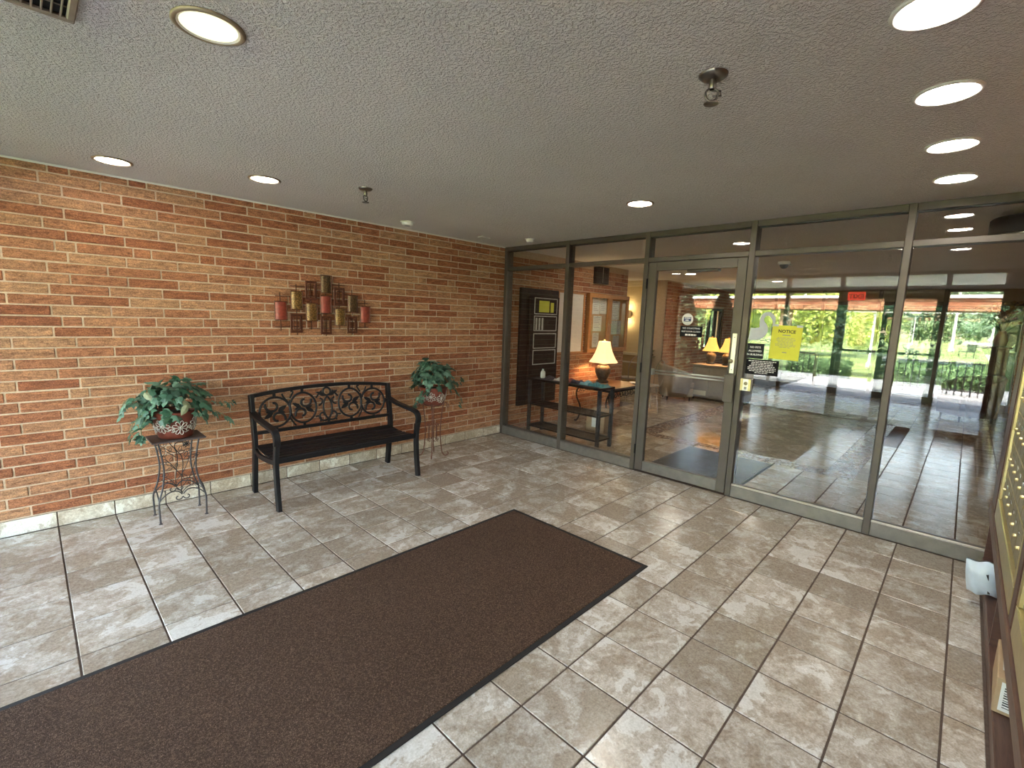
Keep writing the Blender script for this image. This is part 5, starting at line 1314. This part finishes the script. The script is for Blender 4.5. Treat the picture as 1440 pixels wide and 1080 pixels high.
# lamp posts
def lamp_post(x, y, h_, r_, label):
    t = empty('lamp_post', (x, y, GZ), label=label, cat='lamp post', group='globe lamp posts on the lawn')
    MB().lathe([(0, 0), (.11, 0), (.11, .25), (.055, .35), (.045, h_-r_*1.6), (.08, h_-r_*1.2), (0, h_-r_*1.1)], 12).build('post', M['white'], t); MB().ball((0, 0, h_), r_, 14, 10).build('globe', simple('white_globe', (.85, .85, .85), .3), t)
lamp_post(-17.1, 3.05, 2.75, .27, 'near lamp post with a large white globe'); lamp_post(-64, 4.76, 4.0, .5, 'far lamp post with a small white globe')
fp = empty('flagpole', (-48.3, 1.0, GZ), label='tall white flagpole beyond the bench', cat='flagpole'); MB().lathe([(0, 0), (.22, 0), (.22, .25), (.11, .3), (.06, 9), (0, 9)], 10).build('pole', M['white'], fp); MB().ball((0, 0, 9.05), .1, 8, 6).build('finial', M['brass'], fp)
def park_bench(x, y, rz, label):
    t = empty('park_bench', (x, y, GZ), rz, label=label, cat='bench', group='park benches on the lawn')
    MB().bbox(-.22, .22, -.6, .6, .40, .45, .01).build('seat', M['black'], t); MB().bbox(-.27, -.22, -.6, .6, .45, .95, .01).build('backrest', M['black'], t)
    for y_ in (-.56, .52):
        for x_ in (-.24, .18): MB().box(x_, x_+.04, y_, y_+.04, 0, .42).build('leg', M['black'], t)
park_bench(-37.3, 0.0, 1.2, 'black park bench by the garden path'); park_bench(-61.7, .89, 1.4, 'black park bench far out by the flagpole')
# dog statue: one continuous skinned body
def skin_body(nm, joints, edges, mat, parent, sub=2, root=0):
    me = bpy.data.meshes.new(nm); me.from_pydata([j[:3] for j in joints], edges, []); me.materials.append(mat)
    o = link(nm, me, parent); sk = o.modifiers.new('skin', 'SKIN')
    for i, v in enumerate(me.skin_vertices[0].data):
        rad = joints[i][3]; v.radius = (rad, rad) if isinstance(rad, (int, float)) else rad; v.use_root = (i == root)
    s_ = o.modifiers.new('sub', 'SUBSURF'); s_.levels = sub; s_.render_levels = sub; sk.use_smooth_shade = True; return o
dg = empty('dog_statue', (-30.5, 2.54, GZ), 2.2, label='dark dog statue standing on the lawn', cat='statue')
J = [(0, 0, .52, .13), (.25, 0, .55, .15), (.42, 0, .68, .085), (.52, 0, .80, .085), (.68, 0, .78, .045), (-.22, 0, .52, .11), (-.40, 0, .50, .035), (-.55, 0, .40, .022),
     (.25, .09, .35, .045), (.24, .09, .16, .03), (.27, .09, .02, .032), (.25, -.09, .35, .045), (.24, -.09, .16, .03), (.27, -.09, .02, .032),
     (-.24, .09, .36, .06), (-.30, .09, .18, .03), (-.26, .09, .02, .032), (-.24, -.09, .36, .06), (-.30, -.09, .18, .03), (-.26, -.09, .02, .032), (.50, .05, .92, .02), (.50, -.05, .92, .02)]
skin_body('body', J, [(0, 1), (1, 2), (2, 3), (3, 4), (0, 5), (5, 6), (6, 7), (1, 8), (8, 9), (9, 10), (1, 11), (11, 12), (12, 13), (5, 14), (14, 15), (15, 16), (5, 17), (17, 18), (18, 19), (3, 20), (3, 21)], simple('dark_green_bronze', (.03, .05, .04), .6), dg)
ps_ = empty('person', (-65.9, 3.0, GZ), 1.0, label='distant person in a pink top and pale shorts walking on the lawn', cat='person')
J = [(0, 0, .95, .14), (0, 0, 1.20, .14), (0, 0, 1.42, .12), (0, 0, 1.52, .05), (0, 0, 1.64, .10), (.02, .19, 1.40, .055), (.05, .25, 1.15, .045), (.14, .24, .93, .035), (-.02, -.19, 1.40, .055), (-.05, -.25, 1.15, .045), (.05, -.26, .93, .035),
     (.02, .09, .88, .09), (.12, .10, .48, .06), (.05, .10, .06, .045), (.15, .10, .03, .04), (-.02, -.09, .88, .09), (-.06, -.10, .48, .06), (-.20, -.10, .08, .045), (-.10, -.10, .03, .04)]
skin_body('body', J, [(0, 1), (1, 2), (2, 3), (3, 4), (2, 5), (5, 6), (6, 7), (2, 8), (8, 9), (9, 10), (0, 11), (11, 12), (12, 13), (13, 14), (0, 15), (15, 16), (16, 17), (17, 18)], simple('skin', (.50, .32, .24), .6), ps_)
MB().lathe([(.13, .88), (.17, .95), (.175, 1.2), (.19, 1.38), (.12, 1.50), (.07, 1.51)], 16).build('shirt', simple('pink_cloth', (.70, .22, .50), .9), ps_)
MB().ball((-.02, 0, 1.68), .115, 10, 8, (1, 1, .9)).build('hair', simple('brown_hair', (.08, .05, .03), .8), ps_)
ft = empty('fountain', (-70.5, -2.0, GZ), label='pale garden fountain with a pointed spout', cat='fountain')
MB().lathe([(0, 0), (2.4, 0), (2.5, .55), (2.3, .6), (2.2, .35), (0, .35)], 24).build('basin', M['concrete'], ft); MB().lathe([(.35, .3), (.25, .8), (.5, .95), (.18, 1.2), (.06, 2.4), (0, 2.5)], 14).build('spout', M['white'], ft)
